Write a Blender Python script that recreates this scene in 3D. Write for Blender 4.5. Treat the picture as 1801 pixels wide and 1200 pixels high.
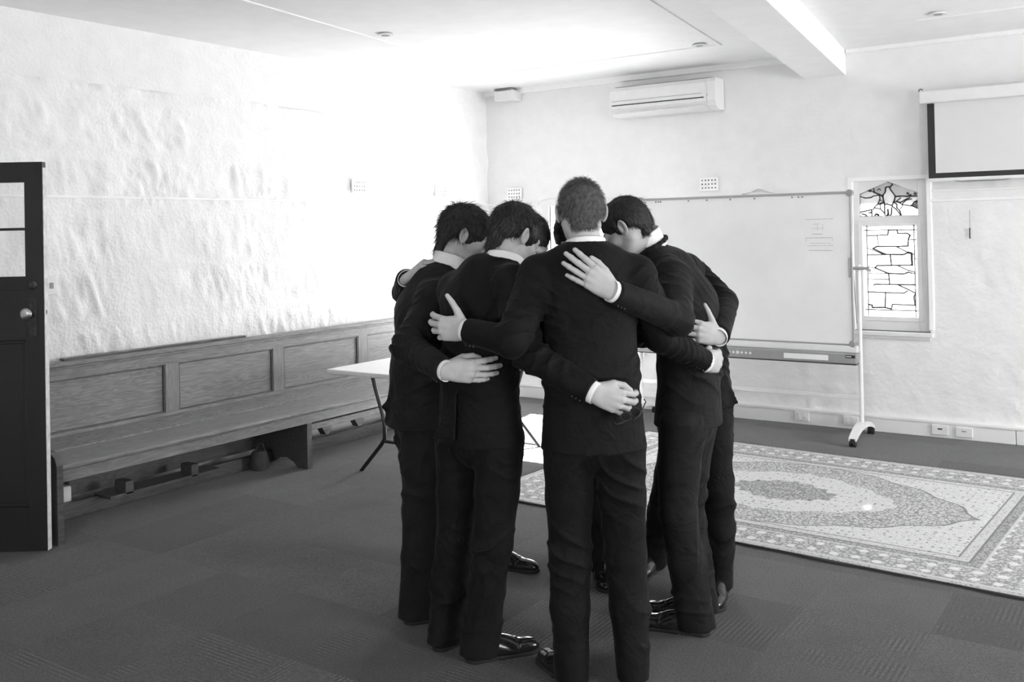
import bpy, bmesh, math, random
import numpy as np
from mathutils import Vector, Matrix

# ------------------------------------------------------------------ camera, sky, sun, exposure
SC = bpy.context.scene
COL = SC.collection
for o in list(bpy.data.objects):
    bpy.data.objects.remove(o)

cam_d = bpy.data.cameras.new('camera')
cam = bpy.data.objects.new('camera', cam_d)
COL.objects.link(cam)
SC.camera = cam
cam_d.sensor_fit = 'HORIZONTAL'
cam_d.sensor_width = 36.0
cam_d.lens = 36.0 * 1709.0 / 1801.0
cam_d.shift_y = -(600.0 - 385.3) / 1801.0
cam_d.clip_start = 0.05
_yaw, _pit, _rol = math.radians(34.166), math.radians(0.58), math.radians(-1.138)
_f = Vector((-math.sin(_yaw), math.cos(_yaw), 0)); _r = Vector((math.cos(_yaw), math.sin(_yaw), 0)); _u = Vector((0, 0, 1))
_f2 = _f * math.cos(_pit) + _u * math.sin(_pit); _u2 = _u * math.cos(_pit) - _f * math.sin(_pit)
_r3 = _r * math.cos(_rol) + _u2 * math.sin(_rol); _u3 = _u2 * math.cos(_rol) - _r * math.sin(_rol)
cam.matrix_world = Matrix(((_r3.x, _u3.x, -_f2.x, 0), (_r3.y, _u3.y, -_f2.y, 0), (_r3.z, _u3.z, -_f2.z, 1.63), (0, 0, 0, 1)))

world = bpy.data.worlds.new('overcast_sky')
SC.world = world
world.use_nodes = True
_bg = world.node_tree.nodes['Background']
_bg.inputs[0].default_value = (1, 1, 1, 1)
_bg.inputs[1].default_value = 34.0

sun_d = bpy.data.lights.new('sun', 'SUN')
sun_d.energy = 640.0
sun_d.angle = math.radians(1.0)
sun = bpy.data.objects.new('sun', sun_d)
COL.objects.link(sun)
sun.rotation_euler = Vector((0.30, -1.66, -1.25)).to_track_quat('-Z', 'Y').to_euler()

SC.view_settings.view_transform = 'Standard'
SC.view_settings.look = 'None'
SC.view_settings.gamma = 1.0
SC.view_settings.use_curve_mapping = False
SC.view_settings.exposure = 0.02

def portal(name, loc, normal, w, h):
    d = bpy.data.lights.new(name, 'AREA')
    d.shape = 'RECTANGLE'; d.size = w; d.size_y = h
    d.cycles.is_portal = True
    o = bpy.data.objects.new(name, d); COL.objects.link(o)
    o.location = loc
    o.rotation_euler = Vector(normal).to_track_quat('-Z', 'Z').to_euler()
    return o

# room box (metres): X along the back wall, Y into the room, Z up
XL, XR, YF, YB, ZC = -5.62, 3.3, -2.4, 7.86, 2.99
# window openings: (wall, a0, a1, z0, z1)
WIN_PLAIN = (-4.90, -3.96, 0.50, 1.84)
WIN_LEAD = (-2.085, -1.525, 0.78)
SIDE_FILL_WINDOWS = [(0.9, 2.3, 0.8, 2.2), (5.4, 7.2, 0.8, 2.3)]  # unseen openings, placed and sized to brighten left wall, floor and rug
REAR_FILL_WINDOWS = [(-1.0, 0.2, 1.0, 2.2)]  # unseen opening added behind the camera as a small fill
portal('window_daylight', ((WIN_PLAIN[0] + WIN_PLAIN[1]) / 2, YB + 0.30, (WIN_PLAIN[2] + WIN_PLAIN[3]) / 2), (0, -1, 0), 0.94, 1.34)
portal('window_daylight', (-1.805, YB + 0.30, 1.36), (0, -1, 0), 0.56, 1.18)
for (a0, a1, z0, z1) in SIDE_FILL_WINDOWS:
    portal('window_daylight', (XR + 0.3, (a0 + a1) / 2, (z0 + z1) / 2), (-1, 0, 0), a1 - a0, z1 - z0)
for (a0, a1, z0, z1) in REAR_FILL_WINDOWS:
    portal('window_daylight', ((a0 + a1) / 2, YF - 0.3, (z0 + z1) / 2), (0, 1, 0), a1 - a0, z1 - z0)

# ------------------------------------------------------------------ helpers
def tag(o, label=None, cat=None, group=None, kind=None):
    if label: o['label'] = label
    if cat: o['category'] = cat
    if group: o['group'] = group
    if kind: o['kind'] = kind
    return o

def link(name, mesh, mat=None, parent=None):
    o = bpy.data.objects.new(name, mesh)
    COL.objects.link(o)
    if mat is not None and len(mesh.materials) == 0:
        mesh.materials.append(mat)
    if parent is not None:
        o.parent = parent
    return o

def empty(name, loc=(0, 0, 0), rz=0.0):
    o = bpy.data.objects.new(name, None)
    COL.objects.link(o)
    o.location = loc
    o.rotation_euler = (0, 0, rz)
    o.empty_display_size = 0.1
    return o

class MB:
    """collects shapes in one bmesh and links them as one mesh object"""
    def __init__(self):
        self.bm = bmesh.new()
    def box(self, x0, x1, y0, y1, z0, z1, bevel=0.0, M=None):
        r = bmesh.ops.create_cube(self.bm, size=1.0)
        vs = r['verts']
        S = Matrix.Translation(((x0 + x1) / 2, (y0 + y1) / 2, (z0 + z1) / 2)) @ Matrix.Diagonal((abs(x1 - x0), abs(y1 - y0), abs(z1 - z0), 1))
        bmesh.ops.transform(self.bm, matrix=S, verts=vs)
        if bevel:
            es = list({e for v in vs for e in v.link_edges})
            rb = bmesh.ops.bevel(self.bm, geom=es, offset=bevel, segments=2, profile=0.5, affect='EDGES')
            vs = list({v for f in rb['faces'] for v in f.verts} | {v for v in vs if v.is_valid})
        if M is not None:
            bmesh.ops.transform(self.bm, matrix=M, verts=vs)
        return self
    def cyl(self, p0, p1, r0, r1=None, n=20, cap=True):
        p0 = Vector(p0); p1 = Vector(p1)
        if r1 is None: r1 = r0
        d = p1 - p0
        L = d.length
        r = bmesh.ops.create_cone(self.bm, cap_ends=cap, segments=n, radius1=r0, radius2=r1, depth=L)
        M = Matrix.Translation((p0 + p1) / 2) @ d.to_track_quat('Z', 'Y').to_matrix().to_4x4()
        bmesh.ops.transform(self.bm, matrix=M, verts=r['verts'])
        return self
    def tube(self, pts, r, n=10, closed=False):
        pts = [Vector(p) for p in pts]
        rings = []
        N = len(pts)
        prev = None
        for i, p in enumerate(pts):
            if closed:
                t = (pts[(i + 1) % N] - pts[i - 1]).normalized()
            else:
                t = (pts[min(i + 1, N - 1)] - pts[max(i - 1, 0)]).normalized()
            if prev is None:
                a = Vector((0, 0, 1)) if abs(t.z) < 0.9 else Vector((1, 0, 0))
                u = t.cross(a).normalized()
            else:
                u = (prev - t * prev.dot(t)).normalized()
            prev = u
            v = t.cross(u)
            rr = r[i] if isinstance(r, (list, tuple)) else r
            rings.append([self.bm.verts.new(p + (u * math.cos(2 * math.pi * k / n) + v * math.sin(2 * math.pi * k / n)) * rr) for k in range(n)])
        m = N if closed else N - 1
        for i in range(m):
            a, b = rings[i], rings[(i + 1) % N]
            for k in range(n):
                self.bm.faces.new((a[k], a[(k + 1) % n], b[(k + 1) % n], b[k]))
        if not closed:
            self.bm.faces.new(rings[0][::-1]); self.bm.faces.new(rings[-1])
        return self
    def lathe(self, prof, c, axis, n=24):
        """prof: list of (radius, height along axis)"""
        axis = Vector(axis).normalized(); c = Vector(c)
        q = axis.to_track_quat('Z', 'Y')
        rings = []
        for (r, h) in prof:
            rings.append([self.bm.verts.new(c + q @ Vector((r * math.cos(2 * math.pi * k / n), r * math.sin(2 * math.pi * k / n), h))) for k in range(n)])
        for a, b in zip(rings, rings[1:]):
            for k in range(n):
                self.bm.faces.new((a[k], a[(k + 1) % n], b[(k + 1) % n], b[k]))
        self.bm.faces.new(rings[0][::-1]); self.bm.faces.new(rings[-1])
        return self
    def prism(self, pts2, y0, y1, M=None):
        """polygon pts2 [(x,z)] extruded along y"""
        a = [self.bm.verts.new((x, y0, z)) for x, z in pts2]
        b = [self.bm.verts.new((x, y1, z)) for x, z in pts2]
        n = len(pts2)
        self.bm.faces.new(a); self.bm.faces.new(b[::-1])
        for k in range(n):
            self.bm.faces.new((a[k], b[k], b[(k + 1) % n], a[(k + 1) % n]))
        if M is not None:
            bmesh.ops.transform(self.bm, matrix=M, verts=a + b)
        return self
    def build(self, name, mat, parent=None, smooth=False):
        bmesh.ops.recalc_face_normals(self.bm, faces=self.bm.faces)
        me = bpy.data.meshes.new(name)
        self.bm.to_mesh(me)
        self.bm.free()
        if smooth:
            for p in me.polygons: p.use_smooth = True
            try: me.set_sharp_from_angle(angle=math.radians(40))
            except Exception: pass
        return link(name, me, mat, parent)

# ------------------------------------------------------------------ materials
def nodes_of(m):
    m.use_nodes = True
    nt = m.node_tree
    return nt, nt.nodes['Principled BSDF']

def pmat(name, v, rough=0.6, noise=0.0, scale=20.0, bump=0.0, bscale=None, metal=0.0, spec=0.5, sheen=0.0, dist=0.01, detail=4.0):
    m = bpy.data.materials.new(name)
    nt, b = nodes_of(m)
    b.inputs['Base Color'].default_value = (v, v, v, 1)
    b.inputs['Roughness'].default_value = rough
    b.inputs['Metallic'].default_value = metal
    b.inputs['Specular IOR Level'].default_value = spec
    if sheen:
        b.inputs['Sheen Weight'].default_value = sheen
        b.inputs['Sheen Roughness'].default_value = 0.4
    if noise or bump:
        tc = nt.nodes.new('ShaderNodeTexCoord')
        n = nt.nodes.new('ShaderNodeTexNoise'); n.inputs['Scale'].default_value = scale; n.inputs['Detail'].default_value = detail
        nt.links.new(tc.outputs['Object'], n.inputs['Vector'])
        if noise:
            r = nt.nodes.new('ShaderNodeMapRange')
            r.inputs['From Min'].default_value = 0.3; r.inputs['From Max'].default_value = 0.7
            r.inputs['To Min'].default_value = v * (1 - noise); r.inputs['To Max'].default_value = v * (1 + noise)
            nt.links.new(n.outputs['Fac'], r.inputs['Value'])
            nt.links.new(r.outputs['Result'], b.inputs['Base Color'])
        if bump:
            n2 = n
            if bscale:
                n2 = nt.nodes.new('ShaderNodeTexNoise'); n2.inputs['Scale'].default_value = bscale; n2.inputs['Detail'].default_value = detail
                nt.links.new(tc.outputs['Object'], n2.inputs['Vector'])
            bp = nt.nodes.new('ShaderNodeBump'); bp.inputs['Strength'].default_value = bump; bp.inputs['Distance'].default_value = dist
            nt.links.new(n2.outputs['Fac'], bp.inputs['Height'])
            nt.links.new(bp.outputs['Normal'], b.inputs['Normal'])
    return m

M = {}
M['plaster'] = pmat('rough_white_plaster', 0.86, 0.85, 0.03, 9, 0.7, 48, dist=0.009, detail=7)
M['plaster_back'] = pmat('painted_rubble_plaster', 0.84, 0.85, 0.02, 9, 0.4, 30, dist=0.008, detail=5)
M['plaster_smooth'] = pmat('smooth_white_plaster', 0.92, 0.8, 0.02, 6, 0.1, 60, dist=0.002)
M['paint'] = pmat('white_gloss_paint', 0.80, 0.35, 0.02, 8)
M['white_plastic'] = pmat('white_plastic', 0.78, 0.35, 0.02, 15)
M['white_laminate'] = pmat('white_laminate', 0.82, 0.3, 0.02, 12)
M['grey_plastic'] = pmat('grey_plastic', 0.30, 0.45, 0.04, 30)
M['silver'] = pmat('brushed_aluminium', 0.42, 0.4, 0.05, 40, metal=0.4)
M['black_metal'] = pmat('black_enamel_steel', 0.02, 0.35, 0.1, 30)
M['black'] = pmat('black_rubber', 0.018, 0.55, 0.1, 40)
M['board'] = pmat('whiteboard_film', 0.85, 0.55, 0.03, 4)
M['marker'] = pmat('marker_ink', 0.52, 0.6, 0.2, 60)
M['lead'] = pmat('lead_came', 0.03, 0.6, 0.2, 60)
M['dark'] = pmat('dark_cavity', 0.02, 0.9, 0.1, 30)
M['door_paint'] = pmat('dark_stained_door', 0.009, 0.42, 0.25, 7, 0.15, 60, dist=0.002)
M['door_edge'] = pmat('worn_cream_paint', 0.62, 0.6, 0.2, 22)
M['brass'] = pmat('aged_brass', 0.55, 0.32, 0.3, 30, metal=0.9)
M['brass_dark'] = pmat('tarnished_brass', 0.05, 0.45, 0.4, 40, metal=0.7)
M['screen'] = pmat('projection_screen_cloth', 0.72, 0.9, 0.01, 10)

def wood(name, v, axis='Y', dark=0.62, scale=1.0, rough=0.38):
    m = bpy.data.materials.new(name)
    nt, b = nodes_of(m)
    tc = nt.nodes.new('ShaderNodeTexCoord')
    mp = nt.nodes.new('ShaderNodeMapping')
    s = {'X': (1.2, 9, 9), 'Y': (9, 1.2, 9), 'Z': (9, 9, 1.2)}[axis]
    mp.inputs['Scale'].default_value = tuple(q * scale for q in s)
    nt.links.new(tc.outputs['Object'], mp.inputs['Vector'])
    n = nt.nodes.new('ShaderNodeTexNoise'); n.inputs['Scale'].default_value = 1.1; n.inputs['Detail'].default_value = 3; n.inputs['Distortion'].default_value = 0.6
    nt.links.new(mp.outputs['Vector'], n.inputs['Vector'])
    mul = nt.nodes.new('ShaderNodeMath'); mul.operation = 'MULTIPLY'; mul.inputs[1].default_value = 14.0
    nt.links.new(n.outputs['Fac'], mul.inputs[0])
    fr = nt.nodes.new('ShaderNodeMath'); fr.operation = 'PINGPONG'; fr.inputs[1].default_value = 0.5
    nt.links.new(mul.outputs[0], fr.inputs[0])
    fine = nt.nodes.new('ShaderNodeTexNoise'); fine.inputs['Scale'].default_value = 26; fine.inputs['Detail'].default_value = 4
    mp2 = nt.nodes.new('ShaderNodeMapping'); mp2.inputs['Scale'].default_value = {'X': (0.25, 5, 5), 'Y': (5, 0.25, 5), 'Z': (5, 5, 0.25)}[axis]
    nt.links.new(tc.outputs['Object'], mp2.inputs['Vector']); nt.links.new(mp2.outputs['Vector'], fine.inputs['Vector'])
    r1 = nt.nodes.new('ShaderNodeMapRange'); r1.inputs['From Max'].default_value = 0.5
    r1.inputs['To Min'].default_value = v * dark; r1.inputs['To Max'].default_value = v * 1.15
    nt.links.new(fr.outputs[0], r1.inputs['Value'])
    r2 = nt.nodes.new('ShaderNodeMapRange'); r2.inputs['From Min'].default_value = 0.3; r2.inputs['From Max'].default_value = 0.7
    r2.inputs['To Min'].default_value = 0.75; r2.inputs['To Max'].default_value = 1.15
    nt.links.new(fine.outputs['Fac'], r2.inputs['Value'])
    mm = nt.nodes.new('ShaderNodeMath'); mm.operation = 'MULTIPLY'
    nt.links.new(r1.outputs['Result'], mm.inputs[0]); nt.links.new(r2.outputs['Result'], mm.inputs[1])
    nt.links.new(mm.outputs[0], b.inputs['Base Color'])
    b.inputs['Roughness'].default_value = rough
    bp = nt.nodes.new('ShaderNodeBump'); bp.inputs['Strength'].default_value = 0.15; bp.inputs['Distance'].default_value = 0.002
    nt.links.new(fine.outputs['Fac'], bp.inputs['Height']); nt.links.new(bp.outputs['Normal'], b.inputs['Normal'])
    return m
M['dark_bag'] = pmat('dark_canvas', 0.05, 0.9, 0.2, 40)
M['oak'] = wood('oiled_oak', 0.20, 'Y', 0.82)
M['oak_figured'] = wood('figured_oak', 0.26, 'Y', 0.5, 1.5)
M['oak_upright'] = wood('upright_oak', 0.20, 'Z', 0.8)
M['oak_dark'] = wood('dark_oak', 0.09, 'Y', 0.7)

def glass_mat(name, tint, gloss=0.06, translucent=0.0):
    m = bpy.data.materials.new(name)
    m.use_nodes = True
    nt = m.node_tree
    for n in list(nt.nodes): nt.nodes.remove(n)
    out = nt.nodes.new('ShaderNodeOutputMaterial')
    tr = nt.nodes.new('ShaderNodeBsdfTransparent'); tr.inputs[0].default_value = (tint, tint, tint, 1)
    gl = nt.nodes.new('ShaderNodeBsdfGlossy'); gl.inputs['Roughness'].default_value = 0.05
    mx = nt.nodes.new('ShaderNodeMixShader'); mx.inputs[0].default_value = gloss
    last = tr
    if translucent:
        tl = nt.nodes.new('ShaderNodeBsdfTranslucent'); tl.inputs[0].default_value = (tint, tint, tint, 1)
        m2 = nt.nodes.new('ShaderNodeMixShader'); m2.inputs[0].default_value = translucent
        nt.links.new(tr.outputs[0], m2.inputs[1]); nt.links.new(tl.outputs[0], m2.inputs[2]); last = m2
    nt.links.new(last.outputs[0], mx.inputs[1]); nt.links.new(gl.outputs[0], mx.inputs[2])
    nt.links.new(mx.outputs[0], out.inputs[0])
    return m
M['glass'] = glass_mat('clear_glass', 0.96)
M['glass_leaded'] = glass_mat('pale_leaded_glass', 0.165, 0.03, 1.0)
M['glass_grey'] = glass_mat('grey_leaded_glass', 0.13, 0.02, 1.0)
M['glass_dark'] = glass_mat('dark_leaded_glass', 0.03, 0.02, 1.0)

def carpet_mat(name, v, ribs):
    m = bpy.data.materials.new(name)
    nt, b = nodes_of(m)
    tc = nt.nodes.new('ShaderNodeTexCoord')
    oi = nt.nodes.new('ShaderNodeObjectInfo')
    ad = nt.nodes.new('ShaderNodeVectorMath'); ad.operation = 'ADD'
    cmb = nt.nodes.new('ShaderNodeCombineXYZ')
    mu = nt.nodes.new('ShaderNodeMath'); mu.operation = 'MULTIPLY'; mu.inputs[1].default_value = 37.0
    nt.links.new(oi.outputs['Random'], mu.inputs[0]); nt.links.new(mu.outputs[0], cmb.inputs[2])
    nt.links.new(tc.outputs['Object'], ad.inputs[0]); nt.links.new(cmb.outputs[0], ad.inputs[1])
    sp = nt.nodes.new('ShaderNodeTexNoise'); sp.inputs['Scale'].default_value = 130; sp.inputs['Detail'].default_value = 3; sp.inputs['Roughness'].default_value = 0.8
    nt.links.new(ad.outputs[0], sp.inputs['Vector'])
    bl = nt.nodes.new('ShaderNodeTexNoise'); bl.inputs['Scale'].default_value = 5; bl.inputs['Detail'].default_value = 3
    nt.links.new(ad.outputs[0], bl.inputs['Vector'])
    r1 = nt.nodes.new('ShaderNodeMapRange'); r1.inputs['From Min'].default_value = 0.25; r1.inputs['From Max'].default_value = 0.75
    r1.inputs['To Min'].default_value = 0.1; r1.inputs['To Max'].default_value = 1.95
    nt.links.new(sp.outputs['Fac'], r1.inputs['Value'])
    r2 = nt.nodes.new('ShaderNodeMapRange'); r2.inputs['From Min'].default_value = 0.3; r2.inputs['From Max'].default_value = 0.7
    r2.inputs['To Min'].default_value = 0.9; r2.inputs['To Max'].default_value = 1.1
    nt.links.new(bl.outputs['Fac'], r2.inputs['Value'])
    r3 = nt.nodes.new('ShaderNodeMapRange'); r3.inputs['To Min'].default_value = v * 0.72; r3.inputs['To Max'].default_value = v * 1.32
    nt.links.new(oi.outputs['Random'], r3.inputs['Value'])
    m1 = nt.nodes.new('ShaderNodeMath'); m1.operation = 'MULTIPLY'; m2 = nt.nodes.new('ShaderNodeMath'); m2.operation = 'MULTIPLY'
    nt.links.new(r1.outputs[0], m1.inputs[0]); nt.links.new(r2.outputs[0], m1.inputs[1])
    nt.links.new(m1.outputs[0], m2.inputs[0]); nt.links.new(r3.outputs[0], m2.inputs[1])
    last = m2.outputs[0]
    h = sp.outputs['Fac']
    if ribs:
        wv = nt.nodes.new('ShaderNodeTexWave'); wv.wave_type = 'BANDS'; wv.bands_direction = 'X'
        wv.inputs['Scale'].default_value = 15.0; wv.inputs['Distortion'].default_value = 0.6; wv.inputs['Detail'].default_value = 2; wv.inputs['Detail Scale'].default_value = 3
        nt.links.new(tc.outputs['Object'], wv.inputs['Vector'])
        # ribs fade in and out in patches, as the tufting does
        pt = nt.nodes.new('ShaderNodeMapRange'); pt.inputs['From Min'].default_value = 0.45; pt.inputs['From Max'].default_value = 0.6
        nt.links.new(bl.outputs['Fac'], pt.inputs['Value'])
        rr = nt.nodes.new('ShaderNodeMapRange'); rr.inputs['To Min'].default_value = 0.5; rr.inputs['To Max'].default_value = 1.4
        nt.links.new(wv.outputs['Fac'], rr.inputs['Value'])
        mx = nt.nodes.new('ShaderNodeMix'); mx.data_type = 'FLOAT'
        mx.inputs[2].default_value = 1.0
        nt.links.new(pt.outputs[0], mx.inputs[0]); nt.links.new(rr.outputs[0], mx.inputs[3])
        m3 = nt.nodes.new('ShaderNodeMath'); m3.operation = 'MULTIPLY'
        nt.links.new(last, m3.inputs[0]); nt.links.new(mx.outputs[0], m3.inputs[1]); last = m3.outputs[0]
    nt.links.new(last, b.inputs['Base Color'])
    b.inputs['Roughness'].default_value = 0.95; b.inputs['Specular IOR Level'].default_value = 0.1
    b.inputs['Sheen Weight'].default_value = 0.22; b.inputs['Sheen Roughness'].default_value = 0.4
    bp = nt.nodes.new('ShaderNodeBump'); bp.inputs['Strength'].default_value = 0.5; bp.inputs['Distance'].default_value = 0.004
    nt.links.new(h, bp.inputs['Height']); nt.links.new(bp.outputs['Normal'], b.inputs['Normal'])
    return m
M['carpet'] = carpet_mat('carpet_tile_pile', 0.046, False)
M['carpet_rib'] = carpet_mat('carpet_tile_ribbed', 0.046, True)

# ------------------------------------------------------------------ structure
def vnoise(seed, x, y, z=0.0, octaves=3, scale=1.0):
    """smooth pseudo-noise from rotated sine products, about -1..1"""
    rng = np.random.RandomState(seed)
    out = 0.0; amp = 1.0; tot = 0.0
    for o in range(octaves):
        s = 0.0
        for k in range(5):
            a = rng.normal(size=3); a /= np.linalg.norm(a)
            a *= scale * (2.0 ** o) * (0.7 + 0.6 * rng.rand())
            b = rng.normal(size=3); b /= np.linalg.norm(b); b *= scale * (2.0 ** o) * 0.9
            p1, p2 = rng.rand(2) * 6.28
            s = s + np.sin(a[0] * x + a[1] * y + a[2] * z + p1 + 1.3 * np.sin(b[0] * x + b[1] * y + b[2] * z + p2))
        out = out + amp * s / 2.2; tot += amp; amp *= 0.55
    return out / tot

def stone_relief(a, z, seed):
    """height (metres) of hammered, thickly painted stone: courses with chiselled faces between flush joints"""
    course = 0.36
    row = np.floor((z + 0.04 * vnoise(seed + 5, a, z, octaves=1, scale=1.5)) / course)
    off = (np.sin(row * 12.9898 + seed) * 43758.5453) % 1.0
    blk = 0.62 + 0.25 * ((np.sin(row * 7.23 + seed * 1.7) * 1731.3) % 1.0)
    col = np.floor(a / blk + off)
    fa = a / blk + off - col; fz = z / course - np.floor(z / course)
    edge = np.minimum(np.minimum(fa, 1 - fa) * blk, np.minimum(fz, 1 - fz) * course)
    face = np.clip(edge / 0.07, 0, 1); face = face * face * (3 - 2 * face)
    rid = (np.sin(row * 91.7 + col * 37.3 + seed) * 9631.7) % 1.0
    rough = vnoise(seed, a * 1.0, z * 0.75, octaves=3, scale=26)
    lumps = vnoise(seed + 1, a, z, octaves=2, scale=9)
    tooled = np.abs(vnoise(seed + 2, a * 1.5 + 0.5 * z, z * 0.6, octaves=2, scale=30))
    return face * (0.007 * lumps + (0.008 * rough + 0.016 * (tooled - 0.4)) * (0.15 + 0.85 * rid)) + 0.003 * lumps

def grid_wall(bm, ori, a0, a1, z0, z1, step, height, taper=None):
    """patch of wall as a displaced grid. ori(a, z, h) -> xyz"""
    na = max(1, int(round((a1 - a0) / step))); nz = max(1, int(round((z1 - z0) / step)))
    A = np.linspace(a0, a1, na + 1); Z = np.linspace(z0, z1, nz + 1)
    AA, ZZ = np.meshgrid(A, Z, indexing='ij')
    Hh = height(AA, ZZ) if height is not None else np.zeros_like(AA)
    vs = [[bm.verts.new(ori(AA[i, j], ZZ[i, j], Hh[i, j])) for j in range(nz + 1)] for i in range(na + 1)]
    for i in range(na):
        for j in range(nz):
            bm.faces.new((vs[i][j], vs[i + 1][j], vs[i + 1][j + 1], vs[i][j + 1]))

def wall_object(name, patches, mat, smooth=True):
    bm = bmesh.new()
    for args in patches: grid_wall(bm, *args)
    bmesh.ops.remove_doubles(bm, verts=bm.verts, dist=0.0004)
    me = bpy.data.meshes.new(name); bm.to_mesh(me); bm.free()
    if smooth:
        for p in me.polygons: p.use_smooth = True
    o = link(name, me, mat)
    return tag(o, kind='structure')

# floor: a slab under loose-laid carpet tiles
fl = MB().box(XL - 0.3, XR + 0.3, YF - 0.3, YB + 0.3, -0.25, -0.008).build('floor', M['carpet'])
tag(fl, kind='structure')
tile_meshes = []
for nm, mt in (('carpet', M['carpet']), ('carpet_rib', M['carpet_rib'])):
    t = MB().box(-0.24985, 0.24985, -0.24985, 0.24985, -0.008, 0.0)
    bmesh.ops.recalc_face_normals(t.bm, faces=t.bm.faces)
    me = bpy.data.meshes.new('carpet_tile'); t.bm.to_mesh(me); t.bm.free(); me.materials.append(mt)
    tile_meshes.append(me)
rng = random.Random(4)
def in_view(x, y, pad=1.3):
    d = -0.5616 * x + 0.8274 * y; a = 0.8274 * x + 0.5616 * y
    return d > 2.2 and a > -0.527 * d - pad and a < 0.527 * d + pad
ty = 2.596 - 6 * 0.5
while ty < YB + 0.25:
    tx = -2.823 - 6 * 0.5
    while tx < 2.2:
        cx, cy = tx + 0.25, ty + 0.25
        if in_view(cx, cy) and cx - 0.25 < XR and cx + 0.25 > XL - 0.3 and not (cx < -5.55 or cy > YB + 0.2):
            me = tile_meshes[1 if rng.random() < 0.55 else 0]
            o = link('carpet_tile', me, None, fl)
            o.location = (cx, cy, 0.0)
            o.rotation_euler = (0, 0, rng.choice((0, math.pi / 2)))
        tx += 0.5
    ty += 0.5

# left wall
LEDGE = 1.885
def ori_left(a, z, h): return (XL + h, a, z)
def h_left_low(a, z): return stone_relief(a, z, 11) + 0.012
def h_left_mid(a, z): return stone_relief(a, z, 23)
wl = wall_object('wall_left', [
    (ori_left, 2.6, YB, 0.0, LEDGE, 0.017, h_left_low),
    (ori_left, 2.6, YB, LEDGE, 2.60, 0.017, h_left_mid),
    (ori_left, 2.6, YB, 2.60, ZC + 0.03, 0.1, lambda a, z: 0.001 * vnoise(3, a, z, octaves=2, scale=6) + 0.0 * a),
    (ori_left, 2.37, 2.6, 0.0, ZC + 0.03, 0.1, None),
    (ori_left, 1.50, 2.37, 2.08, ZC + 0.03, 0.1, None),
    (ori_left, YF, 1.50, 0.0, ZC + 0.03, 0.1, None)], M['plaster'])
# ledge where the lower wall is thicker
tag(MB().box(XL - 0.005, XL + 0.022, 2.6, YB, LEDGE - 0.012, LEDGE + 0.004, 0.003).build('trim_1', M['plaster_smooth']), kind='structure')
# passage behind the open doorway
pb = MB()
pb.box(XL - 1.4, XL - 0.25, 1.44, 1.50, 0, 2.2).box(XL - 1.4, XL - 0.25, 2.37, 2.43, 0, 2.2).box(XL - 1.46, XL - 1.40, 1.44, 2.43, 0, 2.2).box(XL - 1.46, XL - 0.25, 1.44, 2.43, 2.08, 2.2).box(XL - 1.46, XL - 0.25, 1.44, 2.43, -0.2, -0.002)
tag(pb.build('wall_passage', M['plaster_smooth']), kind='structure')
fr = MB().box(XL - 0.25, XL + 0.02, 1.46, 1.50, 0, 2.12).box(XL - 0.25, XL + 0.02, 2.37, 2.41, 0, 2.12).box(XL - 0.25, XL + 0.02, 1.46, 2.41, 2.08, 2.12)
tag(fr.build('trim_2', M['paint']), kind='structure')

# back wall with two window openings
def ori_back(a, z, h): return (a, YB - h, z)
def h_back(a, z):
    s = 0.45 * stone_relief(a + 40, z, 31)
    return s * np.clip((2.55 - z) / 0.2, 0.1, 1)
wp0, wp1, wz0, wz1 = WIN_PLAIN
g0, g1, gz0 = WIN_LEAD
GZ = 1.95      # top of the opening of the leaded window
wb = wall_object('wall_back', [
    (ori_back, XL, wp0, 0.0, ZC + 0.03, 0.03, h_back),
    (ori_back, wp0, wp1, 0.0, wz0, 0.03, h_back), (ori_back, wp0, wp1, wz1, ZC + 0.03, 0.03, h_back),
    (ori_back, wp1, g0, 0.0, ZC + 0.03, 0.025, h_back),
    (ori_back, g0, g1, 0.0, gz0, 0.025, h_back), (ori_back, g0, g1, GZ, ZC + 0.03, 0.025, h_back),
    (ori_back, g1, 0.6, 0.0, ZC + 0.03, 0.025, h_back),
    (ori_back, 0.6, XR, 0.0, ZC + 0.03, 0.12, None)], M['plaster_back'])
# reveals behind the openings (wall thickness)
rv = MB()
for (a0, a1, z0, z1) in ((wp0, wp1, wz0, wz1), (g0, g1, gz0, GZ)):
    rv.box(a0 - 0.03, a0, YB - 0.004, YB + 0.30, z0, z1).box(a1, a1 + 0.03, YB - 0.004, YB + 0.30, z0, z1)
    rv.box(a0 - 0.03, a1 + 0.03, YB - 0.004, YB + 0.30, z1, z1 + 0.03).box(a0 - 0.03, a1 + 0.03, YB - 0.004, YB + 0.30, z0 - 0.03, z0)
tag(rv.build('trim_3', M['plaster_smooth']), kind='structure')
# faint ledge on the back wall, left and right of the windows
tag(MB().box(XL, -5.02, YB - 0.012, YB + 0.01, 1.862, 1.876, 0.003).build('trim_4', M['plaster_smooth']), kind='structure')
tag(MB().box(-1.50, 0.6, YB - 0.016, YB + 0.01, 1.770, 1.792, 0.004).box(-1.50, 0.6, YB - 0.010, YB + 0.01, 1.845, 1.862, 0.003).build('trim_5', M['plaster_smooth']), kind='structure')
tag(MB().box(-1.535, -1.500, YB - 0.012, YB + 0.02, 0.80, 1.96, 0.004).build('trim_6', M['plaster_smooth']), kind='structure')

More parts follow.
